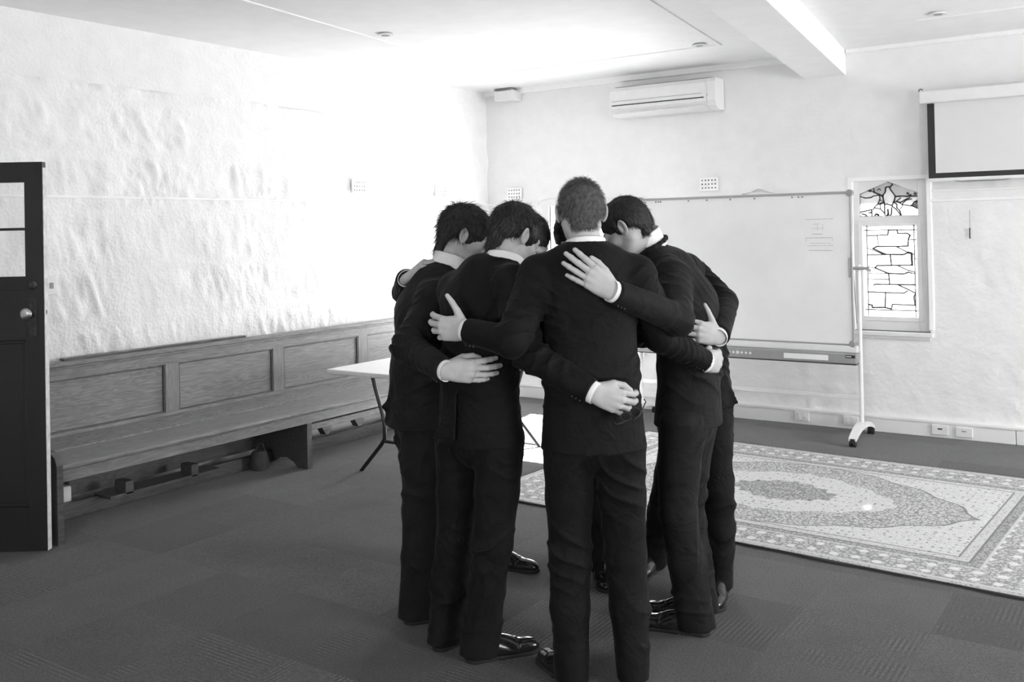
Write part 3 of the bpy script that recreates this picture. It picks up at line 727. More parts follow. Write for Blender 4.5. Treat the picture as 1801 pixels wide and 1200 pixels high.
# ------------------------------------------------------------------ patterned rug
def rug_mat():
    m = bpy.data.materials.new('woven_rug')
    nt, b = nodes_of(m)
    N = nt.nodes.new; L = nt.links.new
    tc = N('ShaderNodeTexCoord'); sx = N('ShaderNodeSeparateXYZ'); L(tc.outputs['Object'], sx.inputs[0])
    def math_(op, a, b_=None, c=None):
        n = N('ShaderNodeMath'); n.operation = op
        for i, q in enumerate((a, b_, c)):
            if q is None: continue
            if isinstance(q, (int, float)): n.inputs[i].default_value = q
            else: L(q, n.inputs[i])
        return n.outputs[0]
    def mix(f, a, b_):
        n = N('ShaderNodeMix'); n.data_type = 'FLOAT'
        for i, q in ((0, f), (2, a), (3, b_)):
            if isinstance(q, (int, float)): n.inputs[i].default_value = q
            else: L(q, n.inputs[i])
        return n.outputs[0]
    def step(x, lo, hi=None):
        n = N('ShaderNodeMapRange'); n.clamp = True
        n.inputs['From Min'].default_value = lo; n.inputs['From Max'].default_value = (hi if hi is not None else lo + 0.004)
        L(x, n.inputs['Value']); return n.outputs[0]
    ax = math_('ABSOLUTE', sx.outputs[0]); ay = math_('ABSOLUTE', sx.outputs[1])
    ex = math_('SUBTRACT', 1.54, ax); ey = math_('SUBTRACT', 1.07, ay)
    e = math_('MINIMUM', ex, ey)
    # mirrored coordinates give the pattern its symmetry
    cm = N('ShaderNodeCombineXYZ'); L(ax, cm.inputs[0]); L(ay, cm.inputs[1])
    def vor(scale, feat='F1', rnd=0.6):
        v = N('ShaderNodeTexVoronoi'); v.feature = feat; v.inputs['Scale'].default_value = scale; v.inputs['Randomness'].default_value = rnd
        L(cm.outputs[0], v.inputs['Vector']); return v.outputs['Distance']
    dots = step(vor(24, rnd=0.35), 0.13, 0.24)             # dark specks on the pale field
    vines = step(vor(36, 'DISTANCE_TO_EDGE', 0.9), 0.02, 0.16)
    buds = step(vor(52, rnd=0.9), 0.18, 0.42)
    rosette = step(vor(9.5, rnd=0.15), 0.20, 0.26)
    wv = N('ShaderNodeTexWave'); wv.wave_type = 'RINGS'; wv.inputs['Scale'].default_value = 17; wv.inputs['Distortion'].default_value = 12; wv.inputs['Detail'].default_value = 3; wv.inputs['Detail Scale'].default_value = 4
    L(cm.outputs[0], wv.inputs['Vector'])
    scroll = step(wv.outputs['Fac'], 0.30, 0.5)
    light, mid, dark = 0.74, 0.48, 0.22
    floral = mix(vines, dark, mix(buds, mid, light))
    field = mix(dots, 0.22, mix(scroll, 0.56, light))
    lozenge = mix(vines, 0.26, mix(scroll, 0.46, 0.72))
    centre = mix(vines, 0.22, mix(buds, 0.34, 0.50))
    border = mix(rosette, light, mix(vines, 0.28, mix(buds, 0.40, 0.58)))
    # lozenge radius with a scalloped outline
    ang = math_('ARCTAN2', math_('MULTIPLY', ay, 1.55), ax)
    sc = math_('MULTIPLY', math_('SINE', math_('MULTIPLY', ang, 14.0)), 0.02)
    rr = math_('SQRT', math_('ADD', math_('POWER', math_('DIVIDE', ax, 1.06), 2.0), math_('POWER', math_('DIVIDE', ay, 0.64), 2.0)))
    dia = math_('ADD', math_('DIVIDE', ax, 1.16), math_('DIVIDE', ay, 0.86))
    r = math_('ADD', math_('ADD', math_('MULTIPLY', rr, 0.55), math_('MULTIPLY', dia, 0.45)), sc)
    f1 = mix(step(r, 0.30, 0.31), centre, field)
    f2 = mix(step(r, 0.62, 0.63), f1, lozenge)
    f3 = mix(step(r, 0.985, 0.99), f2, 0.24)
    f4 = mix(step(r, 1.0, 1.005), f3, field)
    # bands, from the outer edge inwards
    b5 = mix(step(e, 0.395), 0.26, f4)
    b4 = mix(step(e, 0.385), mix(buds, 0.34, 0.62), b5)
    b3 = mix(step(e, 0.335), 0.22, b4)
    b2 = mix(step(e, 0.325), mix(vines, 0.24, 0.44), b3)
    b1 = mix(step(e, 0.275), 0.62, b2)
    b0 = mix(step(e, 0.262), border, b1)
    c1 = mix(step(e, 0.070), 0.58, b0)
    c0 = mix(step(e, 0.045), mix(buds, 0.22, 0.5), c1)
    edge = mix(step(e, 0.012), 0.05, c0)
    nz = N('ShaderNodeTexNoise'); nz.inputs['Scale'].default_value = 320; nz.inputs['Detail'].default_value = 2
    L(tc.outputs['Object'], nz.inputs['Vector'])
    grain = N('ShaderNodeMapRange'); grain.inputs['From Min'].default_value = 0.3; grain.inputs['From Max'].default_value = 0.7
    grain.inputs['To Min'].default_value = 0.72; grain.inputs['To Max'].default_value = 1.2
    L(nz.outputs['Fac'], grain.inputs['Value'])
    L(math_('MULTIPLY', edge, grain.outputs[0]), b.inputs['Base Color'])
    b.inputs['Roughness'].default_value = 0.95; b.inputs['Specular IOR Level'].default_value = 0.1
    bp = N('ShaderNodeBump'); bp.inputs['Strength'].default_value = 0.4; bp.inputs['Distance'].default_value = 0.003
    L(nz.outputs['Fac'], bp.inputs['Height']); L(bp.outputs['Normal'], b.inputs['Normal'])
    return m
rg = MB()
RL, RW = 1.54, 1.07
n = 60
top_v = {}
def rz(x, y): return 0.011 + 0.0012 * math.sin(3.1 * x + 1.0) * math.sin(4.3 * y) 
for i in range(n + 1):
    for j in range(n + 1):
        x = -RL + 2 * RL * i / n; y = -RW + 2 * RW * j / n
        y2 = y + (0.006 * math.sin(x * 7.0) + 0.004 * math.sin(x * 17.0)) * (1 if j in (0, n) else 0)
        top_v[i, j] = rg.bm.verts.new((x, y2, rz(x, y)))
for i in range(n):
    for j in range(n):
        rg.bm.faces.new((top_v[i, j], top_v[i + 1, j], top_v[i + 1, j + 1], top_v[i, j + 1]))
loop = [(i, 0) for i in range(n)] + [(n, j) for j in range(n)] + [(i, n) for i in range(n, 0, -1)] + [(0, j) for j in range(n, 0, -1)]
low = [rg.bm.verts.new((top_v[k].co.x, top_v[k].co.y, 0.001)) for k in loop]
for k in range(len(loop)):
    a, b_ = loop[k], loop[(k + 1) % len(loop)]
    rg.bm.faces.new((top_v[a], low[k], low[(k + 1) % len(loop)], top_v[b_]))
rug = rg.build('patterned_rug', rug_mat(), None, False)
for p in rug.data.polygons: p.use_smooth = False
rug.location = (-1.99, 5.805, 0.0); rug.rotation_euler = (0, 0, math.radians(-3.2))
tag(rug, 'pale medallion patterned rug with floral border lying on the carpet', 'rug')

# ------------------------------------------------------------------ mobile whiteboard
wbd = empty('mobile_whiteboard', (-2.85, 7.46, 0)); tag(wbd, 'large mobile whiteboard on a white castor stand before the back wall', 'whiteboard')
def ww(mb, name, mat, par=None, smooth=False):
    o = mb.build(name, mat, par or wbd, smooth)
    if par is None: o.matrix_parent_inverse = Matrix.Translation((2.85, -7.46, 0))
    return o
BX0, BX1, BZ0, BZ1, BY = -3.735, -1.975, 0.710, 1.862, 7.42
brd = ww(MB().box(BX0 + 0.012, BX1 - 0.012, BY, BY + 0.025, BZ0 + 0.008, BZ1 - 0.012), 'board', M['board'])
fr_ = MB().box(BX0, BX1, BY - 0.008, BY + 0.03, BZ1 - 0.020, BZ1, 0.004).box(BX0, BX0 + 0.014, BY - 0.008, BY + 0.03, BZ0, BZ1, 0.003).box(BX1 - 0.014, BX1, BY - 0.008, BY + 0.03, BZ0, BZ1, 0.003).box(BX0, BX1, BY - 0.008, BY + 0.03, BZ0, BZ0 + 0.010, 0.003)
ww(fr_, 'frame', M['silver'])
for x in (BX0 + 0.012, BX1 - 0.012):
    for z in (BZ0 + 0.01, BZ1 - 0.014):
        ww(MB().lathe([(0.020, -0.016), (0.026, -0.010), (0.026, 0.034), (0.020, 0.036)], (x, BY, z), (0, 1, 0), 16), 'corner_cap', M['grey_plastic'], None, True)
# faint, half wiped writing
mk = MB()
def stroke(px0, pz0, px1, pz1, w=0.004):
    d = Vector((px1 - px0, pz1 - pz0)); L_ = d.length; nx, nz = -d.y / L_ * w / 2, d.x / L_ * w / 2
    mk.prism([(px0 + nx, pz0 + nz), (px1 + nx, pz1 + nz), (px1 - nx, pz1 - nz), (px0 - nx, pz0 - nz)], BY - 0.0008, BY + 0.0005)
WX, WZ = -2.19, 1.60
stroke(WX - 0.13, WZ + 0.055, WX + 0.08, WZ + 0.058, 0.004); stroke(WX - 0.07, WZ + 0.02, WX - 0.02, WZ + 0.02, 0.003); stroke(WX - 0.08, WZ - 0.015, WX + 0.0, WZ - 0.012, 0.003)
stroke(WX - 0.04, WZ + 0.02, WX - 0.04, WZ - 0.03, 0.003); stroke(WX - 0.0, WZ + 0.02, WX - 0.0, WZ - 0.03, 0.003); stroke(WX - 0.085, WZ - 0.055, WX + 0.0, WZ - 0.058, 0.005)
stroke(WX - 0.13, WZ - 0.085, WX + 0.07, WZ - 0.085, 0.005); stroke(WX - 0.13, WZ - 0.085, WX - 0.13, WZ - 0.11, 0.004); stroke(WX + 0.07, WZ - 0.085, WX + 0.07, WZ - 0.11, 0.004)
stroke(WX - 0.10, WZ - 0.125, WX + 0.06, WZ - 0.128, 0.003); stroke(WX - 0.12, WZ - 0.145, WX + 0.08, WZ - 0.145, 0.003); stroke(WX - 0.11, WZ - 0.18, WX + 0.07, WZ - 0.182, 0.005)
mk.build('faint_writing', M['marker'], brd)
for x in (BX0 + 0.06, BX0 + 0.16, BX0 + 0.185, BX0 + 0.205, -3.28, -3.12, -2.92, -2.72, -2.42, -2.37, -2.34):
    MB().cyl((x, BY - 0.006, BZ1 - 0.032), (x, BY + 0.001, BZ1 - 0.032), 0.007, n=10).build('magnet', M['grey_plastic'], brd)
# printing unit along the bottom edge
ww(MB().box(BX0, BX1 + 0.02, BY - 0.012, BY + 0.05, 0.655, 0.708, 0.005), 'pen_tray', M['white_plastic'])
bar_ = ww(MB().box(BX0 - 0.02, -1.952, BY - 0.04, BY + 0.07, 0.572, 0.655, 0.010), 'control_bar', M['grey_plastic'])
MB().box(BX0 - 0.02, -1.956, BY - 0.038, BY + 0.07, 0.566, 0.574, 0.003).build('lower_lip', M['black'], bar_)
for k in range(7):
    x = -2.975 + 0.0345 * k
    MB().cyl((x, BY - 0.043, 0.615), (x, BY - 0.036, 0.615), 0.0135 if k == 3 else 0.010, n=16).build('button', M['white_plastic'], bar_)
MB().box(-2.50, -2.16, BY - 0.0415, BY - 0.038, 0.592, 0.632, 0.001).build('instruction_label', M['board'], bar_)
lg = MB().box(-2.032, -1.962, BY - 0.0415, BY - 0.038, 0.618, 0.640, 0.001).build('maker_badge', M['black'], bar_)
lt = MB()
for k in range(5): lt.box(-2.026 + k * 0.0075, -2.021 + k * 0.0075, BY - 0.0425, BY - 0.041, 0.626, 0.633)
lt.build('badge_lettering', M['board'], lg)
for sx_ in (-1.945, -3.765):
    side = 1 if sx_ > -2.5 else -1
    ww(MB().cyl((sx_, 7.46, 0.10), (sx_, 7.46, 1.31), 0.0165), 'post', M['white_plastic'], None, True)
    pv = ww(MB().cyl((sx_ - 0.055 * side, 7.44, 1.285), (sx_ + 0.085 * side, 7.44, 1.285), 0.012).box(min(sx_ - 0.062 * side, sx_ - 0.045 * side), max(sx_ - 0.062 * side, sx_ - 0.045 * side), 7.41, 7.47, 1.215, 1.365, 0.006), 'pivot', M['silver'], None, True)
    MB().cyl((sx_ + 0.06 * side, 7.44, 1.285), (sx_ + 0.095 * side, 7.44, 1.265), 0.014, 0.010).build('clamp_lever', M['silver'], pv, True)
    # arched foot
    ft = MB(); prof_t, prof_b = [], []
    for k in range(13):
        q = -1 + 2 * k / 12
        y = 7.46 + 0.27 * q
        prof_t.append((y, 0.062 + 0.075 * (1 - q * q))); prof_b.append((y, 0.045 + 0.055 * (1 - q * q) - 0.004))
    ft.prism(prof_t + prof_b[::-1], -0.028, 0.028, Matrix(((0, 1, 0, sx_), (1, 0, 0, 0), (0, 0, 1, 0), (0, 0, 0, 1))))
    ww(ft, 'foot', M['white_plastic'])
    for y in (7.205, 7.715):
        c = ww(MB().cyl((sx_ - 0.022, y, 0.026), (sx_ - 0.006, y, 0.026), 0.026).cyl((sx_ + 0.006, y, 0.026), (sx_ + 0.022, y, 0.026), 0.026), 'castor', M['black'], None, True)
        MB().box(sx_ - 0.018, sx_ + 0.018, y - 0.018, y + 0.022, 0.030, 0.062, 0.006).build('castor_fork', M['black'], c)
ww(MB().box(-3.75, -1.96, 7.452, 7.468, 0.30, 0.33, 0.003), 'stretcher', M['white_plastic'])
# cloth left on the top edge, and the thin cable by the post
cl = MB()
g = {}
for i in range(9):
    for j in range(6):
        u, v = i / 8, j / 5
        x = -2.70 + 0.26 * (u - 0.5); y = BY + 0.012 + 0.05 * (v - 0.5)
        z = BZ1 + 0.008 + 0.045 * max(0, 1 - abs(u - 0.55) * 2.4) * (1 - 0.6 * abs(v - 0.5) * 2) + 0.004 * math.sin(9 * u + 5 * v)
        g[i, j] = cl.bm.verts.new((x, y, z))
for i in range(8):
    for j in range(5): cl.bm.faces.new((g[i, j], g[i + 1, j], g[i + 1, j + 1], g[i, j + 1]))
bmesh.ops.solidify(cl.bm, geom=cl.bm.faces[:], thickness=-0.003)
co = cl.build('wiping_cloth', M['board'], None, True); tag(co, 'crumpled pale cloth lying on the top edge of the whiteboard', 'cloth')
cb = MB().tube([(-2.000, 7.52, 1.26), (-1.998, 7.54, 1.15), (-1.994, 7.55, 1.00), (-1.990, 7.56, 0.86)], 0.0045, 8).build('hanging_cable', M['grey_plastic'], None, True)
tag(cb, 'thin cable hanging beside the whiteboard post in front of the leaded window', 'cable')

# ------------------------------------------------------------------ things on the back wall
ac = empty('air_conditioner', (-3.62, 7.65, 2.6)); tag(ac, 'white split air conditioner mounted high on the back wall', 'air conditioner')
prof = [(7.85, 2.603), (7.73, 2.603), (7.675, 2.630), (7.655, 2.675), (7.650, 2.72), (7.655, 2.83), (7.675, 2.862), (7.85, 2.866)]
def acp(mb, name, mat, par=None, smooth=False):
    o = mb.build(name, mat, par or ac, smooth)
    if par is None: o.matrix_parent_inverse = Matrix.Translation((3.62, -7.65, -2.6))
    return o
SWEEP = Matrix(((0, 1, 0, 0), (1, 0, 0, 0), (0, 0, 1, 0), (0, 0, 0, 1)))
acp(MB().prism(prof, -4.11, -3.20, SWEEP), 'body', M['white_plastic'])
acp(MB().prism([(y - (0.004 if y < 7.84 else 0), z) for y, z in prof], -3.197, -3.125, SWEEP), 'end_cap', M['white_plastic'])
acp(MB().box(-4.095, -3.225, 7.6475, 7.665, 2.699, 2.7075), 'outlet_slot', M['black'])
acp(MB().box(-4.095, -3.245, 7.6485, 7.66, 2.738, 2.7415), 'panel_seam', M['grey_plastic'])
acp(MB().box(-4.09, -3.23, 7.640, 7.700, 2.625, 2.634, 0.003), 'louvre', M['white_plastic'])
acp(MB().box(-4.08, -3.16, 7.69, 7.83, 2.862, 2.872, 0.002), 'top_grille', M['grey_plastic'])
acp(MB().box(-3.195, -3.185, 7.644, 7.652, 2.716, 2.722), 'indicator', M['grey_plastic'])

sp_ = empty('wall_speaker', (-5.30, 7.8, 2.86)); tag(sp_, 'small white speaker box fixed under the ceiling near the room corner', 'speaker')
def spk(mb, name, mat):
    o = mb.build(name, mat, sp_); o.matrix_parent_inverse = Matrix.Translation((5.30, -7.8, -2.86)); return o
spk(MB().box(-5.41, -5.19, 7.70, 7.86, 2.865, 2.965, 0.008), 'cabinet', M['white_plastic'])
spk(MB().box(-5.40, -5.20, 7.694, 7.702, 2.875, 2.955, 0.002), 'grille', M['white_plastic'])
spk(MB().box(-5.42, -5.22, 7.72, 7.84, 2.970, 2.985, 0.002).box(-5.42, -5.40, 7.73, 7.83, 2.955, 2.985), 'bracket', M['grey_plastic'])

ps = empty('projection_screen', (-0.55, 7.78, 1.95)); tag(ps, 'pulled down projection screen with a black border on the back wall', 'projection screen')
def psp(mb, name, mat, par=None, smooth=False):
    o = mb.build(name, mat, par or ps, smooth)
    if par is None: o.matrix_parent_inverse = Matrix.Translation((0.55, -7.78, -1.95))
    return o
SX1 = 0.42
psp(MB().box(-1.545, SX1 + 0.05, 7.715, 7.80, 2.503, 2.596, 0.010), 'case', M['white_plastic'])
sh = psp(MB().box(-1.497, SX1, 7.768, 7.771, 1.942, 2.51), 'border_cloth', M['black'])
MB().box(-1.446, SX1 - 0.05, 7.7655, 7.7675, 1.982, 2.51).build('viewing_cloth', M['screen'], sh)
psp(MB().box(-1.50, SX1, 7.758, 7.782, 1.920, 1.944, 0.004), 'weight_bar', M['white_plastic'])
psp(MB().tube([(-0.85 - 0.10, 7.77, 1.921), (-1.0, 7.77, 1.913), (-1.28, 7.77, 1.913), (-1.32, 7.77, 1.921)], 0.0035, 8), 'pull_handle', M['grey_plastic'], None, True)
hk = psp(MB().box(-1.53, -1.51, 7.80, 7.86, 2.55, 2.61, 0.003), 'hanger', M['white_plastic'])
psp(MB().tube([(-1.535 + 0.013 * math.cos(a), 7.745, 2.603 + 0.013 * math.sin(a)) for a in [k * 0.5 for k in range(11)]], 0.003, 8), 'hook', M['black_metal'], None, True)

for (x, z, lab, kind) in ((-2.511, 0.066, 'white twin power outlet on the skirting below the middle of the whiteboard', 2), (-2.125, 0.066, 'white twin power outlet on the skirting just behind the whiteboard post', 2),
                          (-1.471, 0.058, 'white data outlet on the skirting, left of the pair by the rug', 1), (-1.306, 0.056, 'white data outlet on the skirting, right of the pair by the rug', 1)):
    po = MB().box(x - 0.058, x + 0.058, YB - 0.044, YB - 0.030, z - 0.036, z + 0.036, 0.004).build('power_outlet', M['white_plastic'])
    tag(po, lab, 'outlet', 'wall outlets on the skirting')
    if kind == 2:
        for s in (-1, 1):
            MB().lathe([(0.019, 0.0), (0.019, 0.003), (0.012, 0.004)], (x + s * 0.024, YB - 0.043, z - 0.008), (0, -1, 0), 16).build('socket', M['white_plastic'], po)
            MB().box(x + s * 0.024 - 0.006, x + s * 0.024 + 0.006, YB - 0.048, YB - 0.043, z + 0.018, z + 0.030, 0.001).build('switch', M['white_plastic'], po)
    else:
        MB().box(x - 0.016, x + 0.016, YB - 0.0455, YB - 0.043, z + 0.004, z + 0.014, 0.001).build('port', M['black'] if x < -1.4 else M['grey_plastic'], po)

cd = MB().tube([(-1.238, YB - 0.012, 1.49), (-1.237, YB - 0.012, 1.57)], 0.0045, 8).tube([(-1.237, YB - 0.012, 1.57), (-1.236, YB - 0.010, 1.70)], 0.0012, 6).build('pull_cord', M['black'], None, True)
tag(cd, 'short dark pull cord hanging on the wall below the projection screen', 'cord')

# pierced air vents
def vent(c, right, out, label, w=0.165, h=0.112):
    c = Vector(c); right = Vector(right); out = Vector(out); up = Vector((0, 0, 1))
    R = Matrix((( right.x, up.x, out.x, c.x), (right.y, up.y, out.y, c.y), (right.z, up.z, out.z, c.z), (0, 0, 0, 1)))
    root = MB()
    # slab with 5 x 3 square holes: horizontal and vertical bars
    nx, nz, hs = 5, 3, 0.013
    px, pz = w / (nx + 0.6), h / (nz + 0.4)
    xs = [(-(nx - 1) / 2 + i) * px for i in range(nx)]; zs = [(-(nz - 1) / 2 + j) * pz for j in range(nz)]
    ex = [-w / 2] + [q for x in xs for q in (x - hs / 2, x + hs / 2)] + [w / 2]
    ez = [-h / 2] + [q for z in zs for q in (z - hs / 2, z + hs / 2)] + [h / 2]
    for j in range(0, len(ez) - 1, 2): root.box(-w / 2, w / 2, ez[j], ez[j + 1], 0.0, 0.014)
    for j in range(1, len(ez) - 1, 2):
        for i in range(0, len(ex) - 1, 2): root.box(ex[i], ex[i + 1], ez[j], ez[j + 1], 0.0, 0.014)
    o = root.build('air_vent', M['plaster_smooth']); o.matrix_world = R
    tag(o, label, 'vent', 'pierced air vents in the walls')
    MB().box(-w / 2 + 0.004, w / 2 - 0.004, -h / 2 + 0.004, h / 2 - 0.004, 0.0005, 0.002).build('cavity', M['dark'], o)
    return o
vent((XL + 0.010, 5.99, 2.010), (0, -1, 0), (1, 0, 0), 'pierced white air vent on the left wall, farther from the corner')
vent((XL + 0.010, 7.09, 1.990), (0, -1, 0), (1, 0, 0), 'pierced white air vent on the left wall close to the corner')
vent((-5.29, YB - 0.008, 1.972), (1, 0, 0), (0, -1, 0), 'pierced white air vent on the back wall close to the corner')
vent((-3.277, YB - 0.008, 1.980), (1, 0, 0), (0, -1, 0), 'pierced white air vent on the back wall above the whiteboard')

# recessed downlights, switched off
for (x, y, lab) in ((-1.233, 6.822, 'small round ceiling downlight right of the beam'), (-2.904, 6.828, 'small round ceiling downlight above the air conditioner'), (-4.441, 5.04, 'small round ceiling downlight near the left wall')):
    d = MB().lathe([(0.030, 0.0), (0.055, 0.0), (0.055, 0.006), (0.046, 0.012), (0.030, 0.014)], (x, y, ZC - 0.014), (0, 0, 1), 24).build('downlight', M['white_plastic'], None, True)
    tag(d, lab, 'light', 'recessed ceiling downlights')
    MB().cyl((x, y, ZC - 0.0155), (x, y, ZC - 0.010), 0.029).build('lamp', M['grey_plastic'], d)
# ------------------------------------------------------------------ implicit-surface modelling for the figures
V3 = lambda v: np.asarray(v, dtype=np.float32)
def unit(v):
    v = np.asarray(v, float); return v / max(np.linalg.norm(v), 1e-9)

class Field:
    def __init__(self, lo, hi, h):
        self.h = h
        lo = np.asarray(lo, float); hi = np.asarray(hi, float)
        self.lo = lo
        self.n = np.ceil((hi - lo) / h).astype(int) + 1
        self.ax = [(lo[i] + h * np.arange(self.n[i])).astype(np.float32) for i in range(3)]
        self.F = np.full(tuple(self.n), 0.5, np.float32)
    def block(self, lo, hi):
        i0 = np.clip(np.floor((np.asarray(lo) - self.lo) / self.h).astype(int), 0, self.n - 1)
        i1 = np.clip(np.ceil((np.asarray(hi) - self.lo) / self.h).astype(int) + 1, 1, self.n)
        if np.any(i1 <= i0): return None, None
        sl = tuple(slice(a, b) for a, b in zip(i0, i1))
        X = self.ax[0][sl[0]][:, None, None]; Y = self.ax[1][sl[1]][None, :, None]; Z = self.ax[2][sl[2]][None, None, :]
        return sl, (X, Y, Z)
    def put(self, d, sl, k, op):
        S = self.F[sl]
        if op == 'u':
            if k > 0:
                hh = np.clip(0.5 + 0.5 * (S - d) / k, 0, 1)
                self.F[sl] = S + (d - S) * hh - k * hh * (1 - hh)
            else: self.F[sl] = np.minimum(S, d)
        else:
            d = -d
            if k > 0:
                hh = np.clip(0.5 - 0.5 * (S - d) / k, 0, 1)
                self.F[sl] = S + (d - S) * hh + k * hh * (1 - hh)
            else: self.F[sl] = np.maximum(S, d)
    def cone(self, a, b, ra, rb, k=0.02, op='u', flat=(False, False)):
        a = np.asarray(a, float); b = np.asarray(b, float)
        m = max(ra, rb) + k + 3 * self.h
        sl, P = self.block(np.minimum(a, b) - m, np.maximum(a, b) + m)
        if sl is None: return self
        ab = b - a; L2 = float(ab @ ab) + 1e-12; L = math.sqrt(L2)
        qx, qy, qz = P[0] - a[0], P[1] - a[1], P[2] - a[2]
        t0 = (qx * ab[0] + qy * ab[1] + qz * ab[2]) / L2
        t = np.clip(t0, 0, 1)
        d = np.sqrt((qx - t * ab[0]) ** 2 + (qy - t * ab[1]) ** 2 + (qz - t * ab[2]) ** 2) - (ra + (rb - ra) * t)
        if flat[1]: d = np.maximum(d, (t0 - 1) * L)
        if flat[0]: d = np.maximum(d, -t0 * L)
        self.put(d, sl, k, op); return self
    def ecap(self, a, b, u, ra, rb, k=0.03, op='u', flat=(False, False)):
        """capsule with elliptical section; u = direction of the first radius"""
        a = np.asarray(a, float); b = np.asarray(b, float)
        w = unit(b - a); u = unit(np.asarray(u, float) - w * float(np.dot(u, w))); v = np.cross(w, u)
        L = np.linalg.norm(b - a)
        m = max(ra[0], ra[1], rb[0], rb[1]) + k + 3 * self.h
        sl, P = self.block(np.minimum(a, b) - m, np.maximum(a, b) + m)
        if sl is None: return self
        qx, qy, qz = P[0] - a[0], P[1] - a[1], P[2] - a[2]
        s = qx * w[0] + qy * w[1] + qz * w[2]
        t = np.clip(s / L, 0, 1)
        qu = qx * u[0] + qy * u[1] + qz * u[2]; qv = qx * v[0] + qy * v[1] + qz * v[2]; qw = s - t * L
        rx = ra[0] + (rb[0] - ra[0]) * t; ry = ra[1] + (rb[1] - ra[1]) * t
        rm = np.minimum(rx, ry)
        k0 = np.sqrt((qu / rx) ** 2 + (qv / ry) ** 2 + (qw / rm) ** 2) + 1e-6
        k1 = np.sqrt((qu / rx ** 2) ** 2 + (qv / ry ** 2) ** 2 + (qw / rm ** 2) ** 2) + 1e-6
        d = k0 * (k0 - 1) / k1
        if flat[1]: d = np.maximum(d, s - L)
        if flat[0]: d = np.maximum(d, -s)
        self.put(d, sl, k, op); return self
    def ell(self, c, r, R=None, k=0.01, op='u'):
        c = np.asarray(c, float); r = np.asarray(r, float)
        m = float(r.max()) + k + 3 * self.h
        sl, P = self.block(c - m, c + m)
        if sl is None: return self
        qx, qy, qz = P[0] - c[0], P[1] - c[1], P[2] - c[2]
        if R is not None:
            R = np.asarray(R, float)
            qx, qy, qz = (R[0, 0] * qx + R[1, 0] * qy + R[2, 0] * qz, R[0, 1] * qx + R[1, 1] * qy + R[2, 1] * qz, R[0, 2] * qx + R[1, 2] * qy + R[2, 2] * qz)
        k0 = np.sqrt((qx / r[0]) ** 2 + (qy / r[1]) ** 2 + (qz / r[2]) ** 2) + 1e-6
        k1 = np.sqrt((qx / r[0] ** 2) ** 2 + (qy / r[1] ** 2) ** 2 + (qz / r[2] ** 2) ** 2) + 1e-6
        self.put(k0 * (k0 - 1) / k1, sl, k, op); return self
    def half(self, p, n, k=0.0, lo=None, hi=None):
        """cut away everything on the side of the plane that n points to"""
        p = np.asarray(p, float); n = unit(n)
        end = [self.ax[i][-1] for i in range(3)]
        sl, P = self.block(self.lo if lo is None else lo, end if hi is None else hi)
        d = (P[0] - p[0]) * n[0] + (P[1] - p[1]) * n[1] + (P[2] - p[2]) * n[2]
        self.put(-d, sl, k, 's'); return self
    def tri(self, a, b, c, th, k=0.01):
        """thin rounded triangular sheet"""
        a, b, c = (np.asarray(q, float) for q in (a, b, c))
        m = th + k + 3 * self.h
        sl, P = self.block(np.minimum(np.minimum(a, b), c) - m, np.maximum(np.maximum(a, b), c) + m)
        if sl is None: return self
        X, Y, Z = np.broadcast_arrays(*P)
        p = np.stack([X, Y, Z], -1).astype(np.float32)
        n = unit(np.cross(b - a, c - a))
        def seg(p, a, b):
            ab = b - a; t = np.clip(((p - a) @ ab) / (ab @ ab), 0, 1)
            q = p - a - t[..., None] * ab; return (q * q).sum(-1)
        ins = np.ones(p.shape[:-1], bool)
        for s, e in ((a, b), (b, c), (c, a)): ins &= ((p - s) @ np.cross(n, e - s)) >= 0
        pd = ((p - a) @ n) ** 2
        d2 = np.where(ins, pd, np.minimum(np.minimum(seg(p, a, b), seg(p, b, c)), seg(p, c, a)))
        self.put(np.sqrt(d2) - th, sl, k, 'u'); return self
    def displace(self, fn, band=0.02):
        idx = np.nonzero(np.abs(self.F) < band)
        x = self.ax[0][idx[0]]; y = self.ax[1][idx[1]]; z = self.ax[2][idx[2]]
        self.F[idx] -= fn(x, y, z).astype(np.float32)
        return self
    def mesh(self):
        """surface nets -> vertices, quads"""
        F = self.F
        F[0] = np.maximum(F[0], 1e-4); F[-1] = np.maximum(F[-1], 1e-4); F[:, 0] = np.maximum(F[:, 0], 1e-4); F[:, -1] = np.maximum(F[:, -1], 1e-4); F[:, :, 0] = np.maximum(F[:, :, 0], 1e-4); F[:, :, -1] = np.maximum(F[:, :, -1], 1e-4)
        I = F < 0
        nx, ny, nz = F.shape
        cnt = np.zeros((nx - 1, ny - 1, nz - 1), np.int8)
        for i in (0, 1):
            for j in (0, 1):
                for k in (0, 1):
                    cnt += I[i:nx - 1 + i, j:ny - 1 + j, k:nz - 1 + k]
        act = np.nonzero((cnt > 0) & (cnt < 8))
        N = len(act[0])
        vid = np.full((nx - 1, ny - 1, nz - 1), -1, np.int32); vid[act] = np.arange(N)
        acc = np.zeros((N, 3), np.float64); num = np.zeros(N)
        c = np.stack(act, 1)
        corners = [(i, j, k) for i in (0, 1) for j in (0, 1) for k in (0, 1)]
        val = {q: F[c[:, 0] + q[0], c[:, 1] + q[1], c[:, 2] + q[2]] for q in corners}
        for q in corners:
            for a in range(3):
                if q[a] == 1: continue
                r = list(q); r[a] = 1; r = tuple(r)
                va, vb = val[q], val[r]
                m = (va < 0) != (vb < 0)
                t = np.where(m, va / np.where(m, va - vb, 1), 0)
                for d in range(3):
                    acc[:, d] += np.where(m, q[d] + (t if d == a else 0), 0)
                num += m
        verts = (c + acc / num[:, None]) * self.h + self.lo
        quads = []
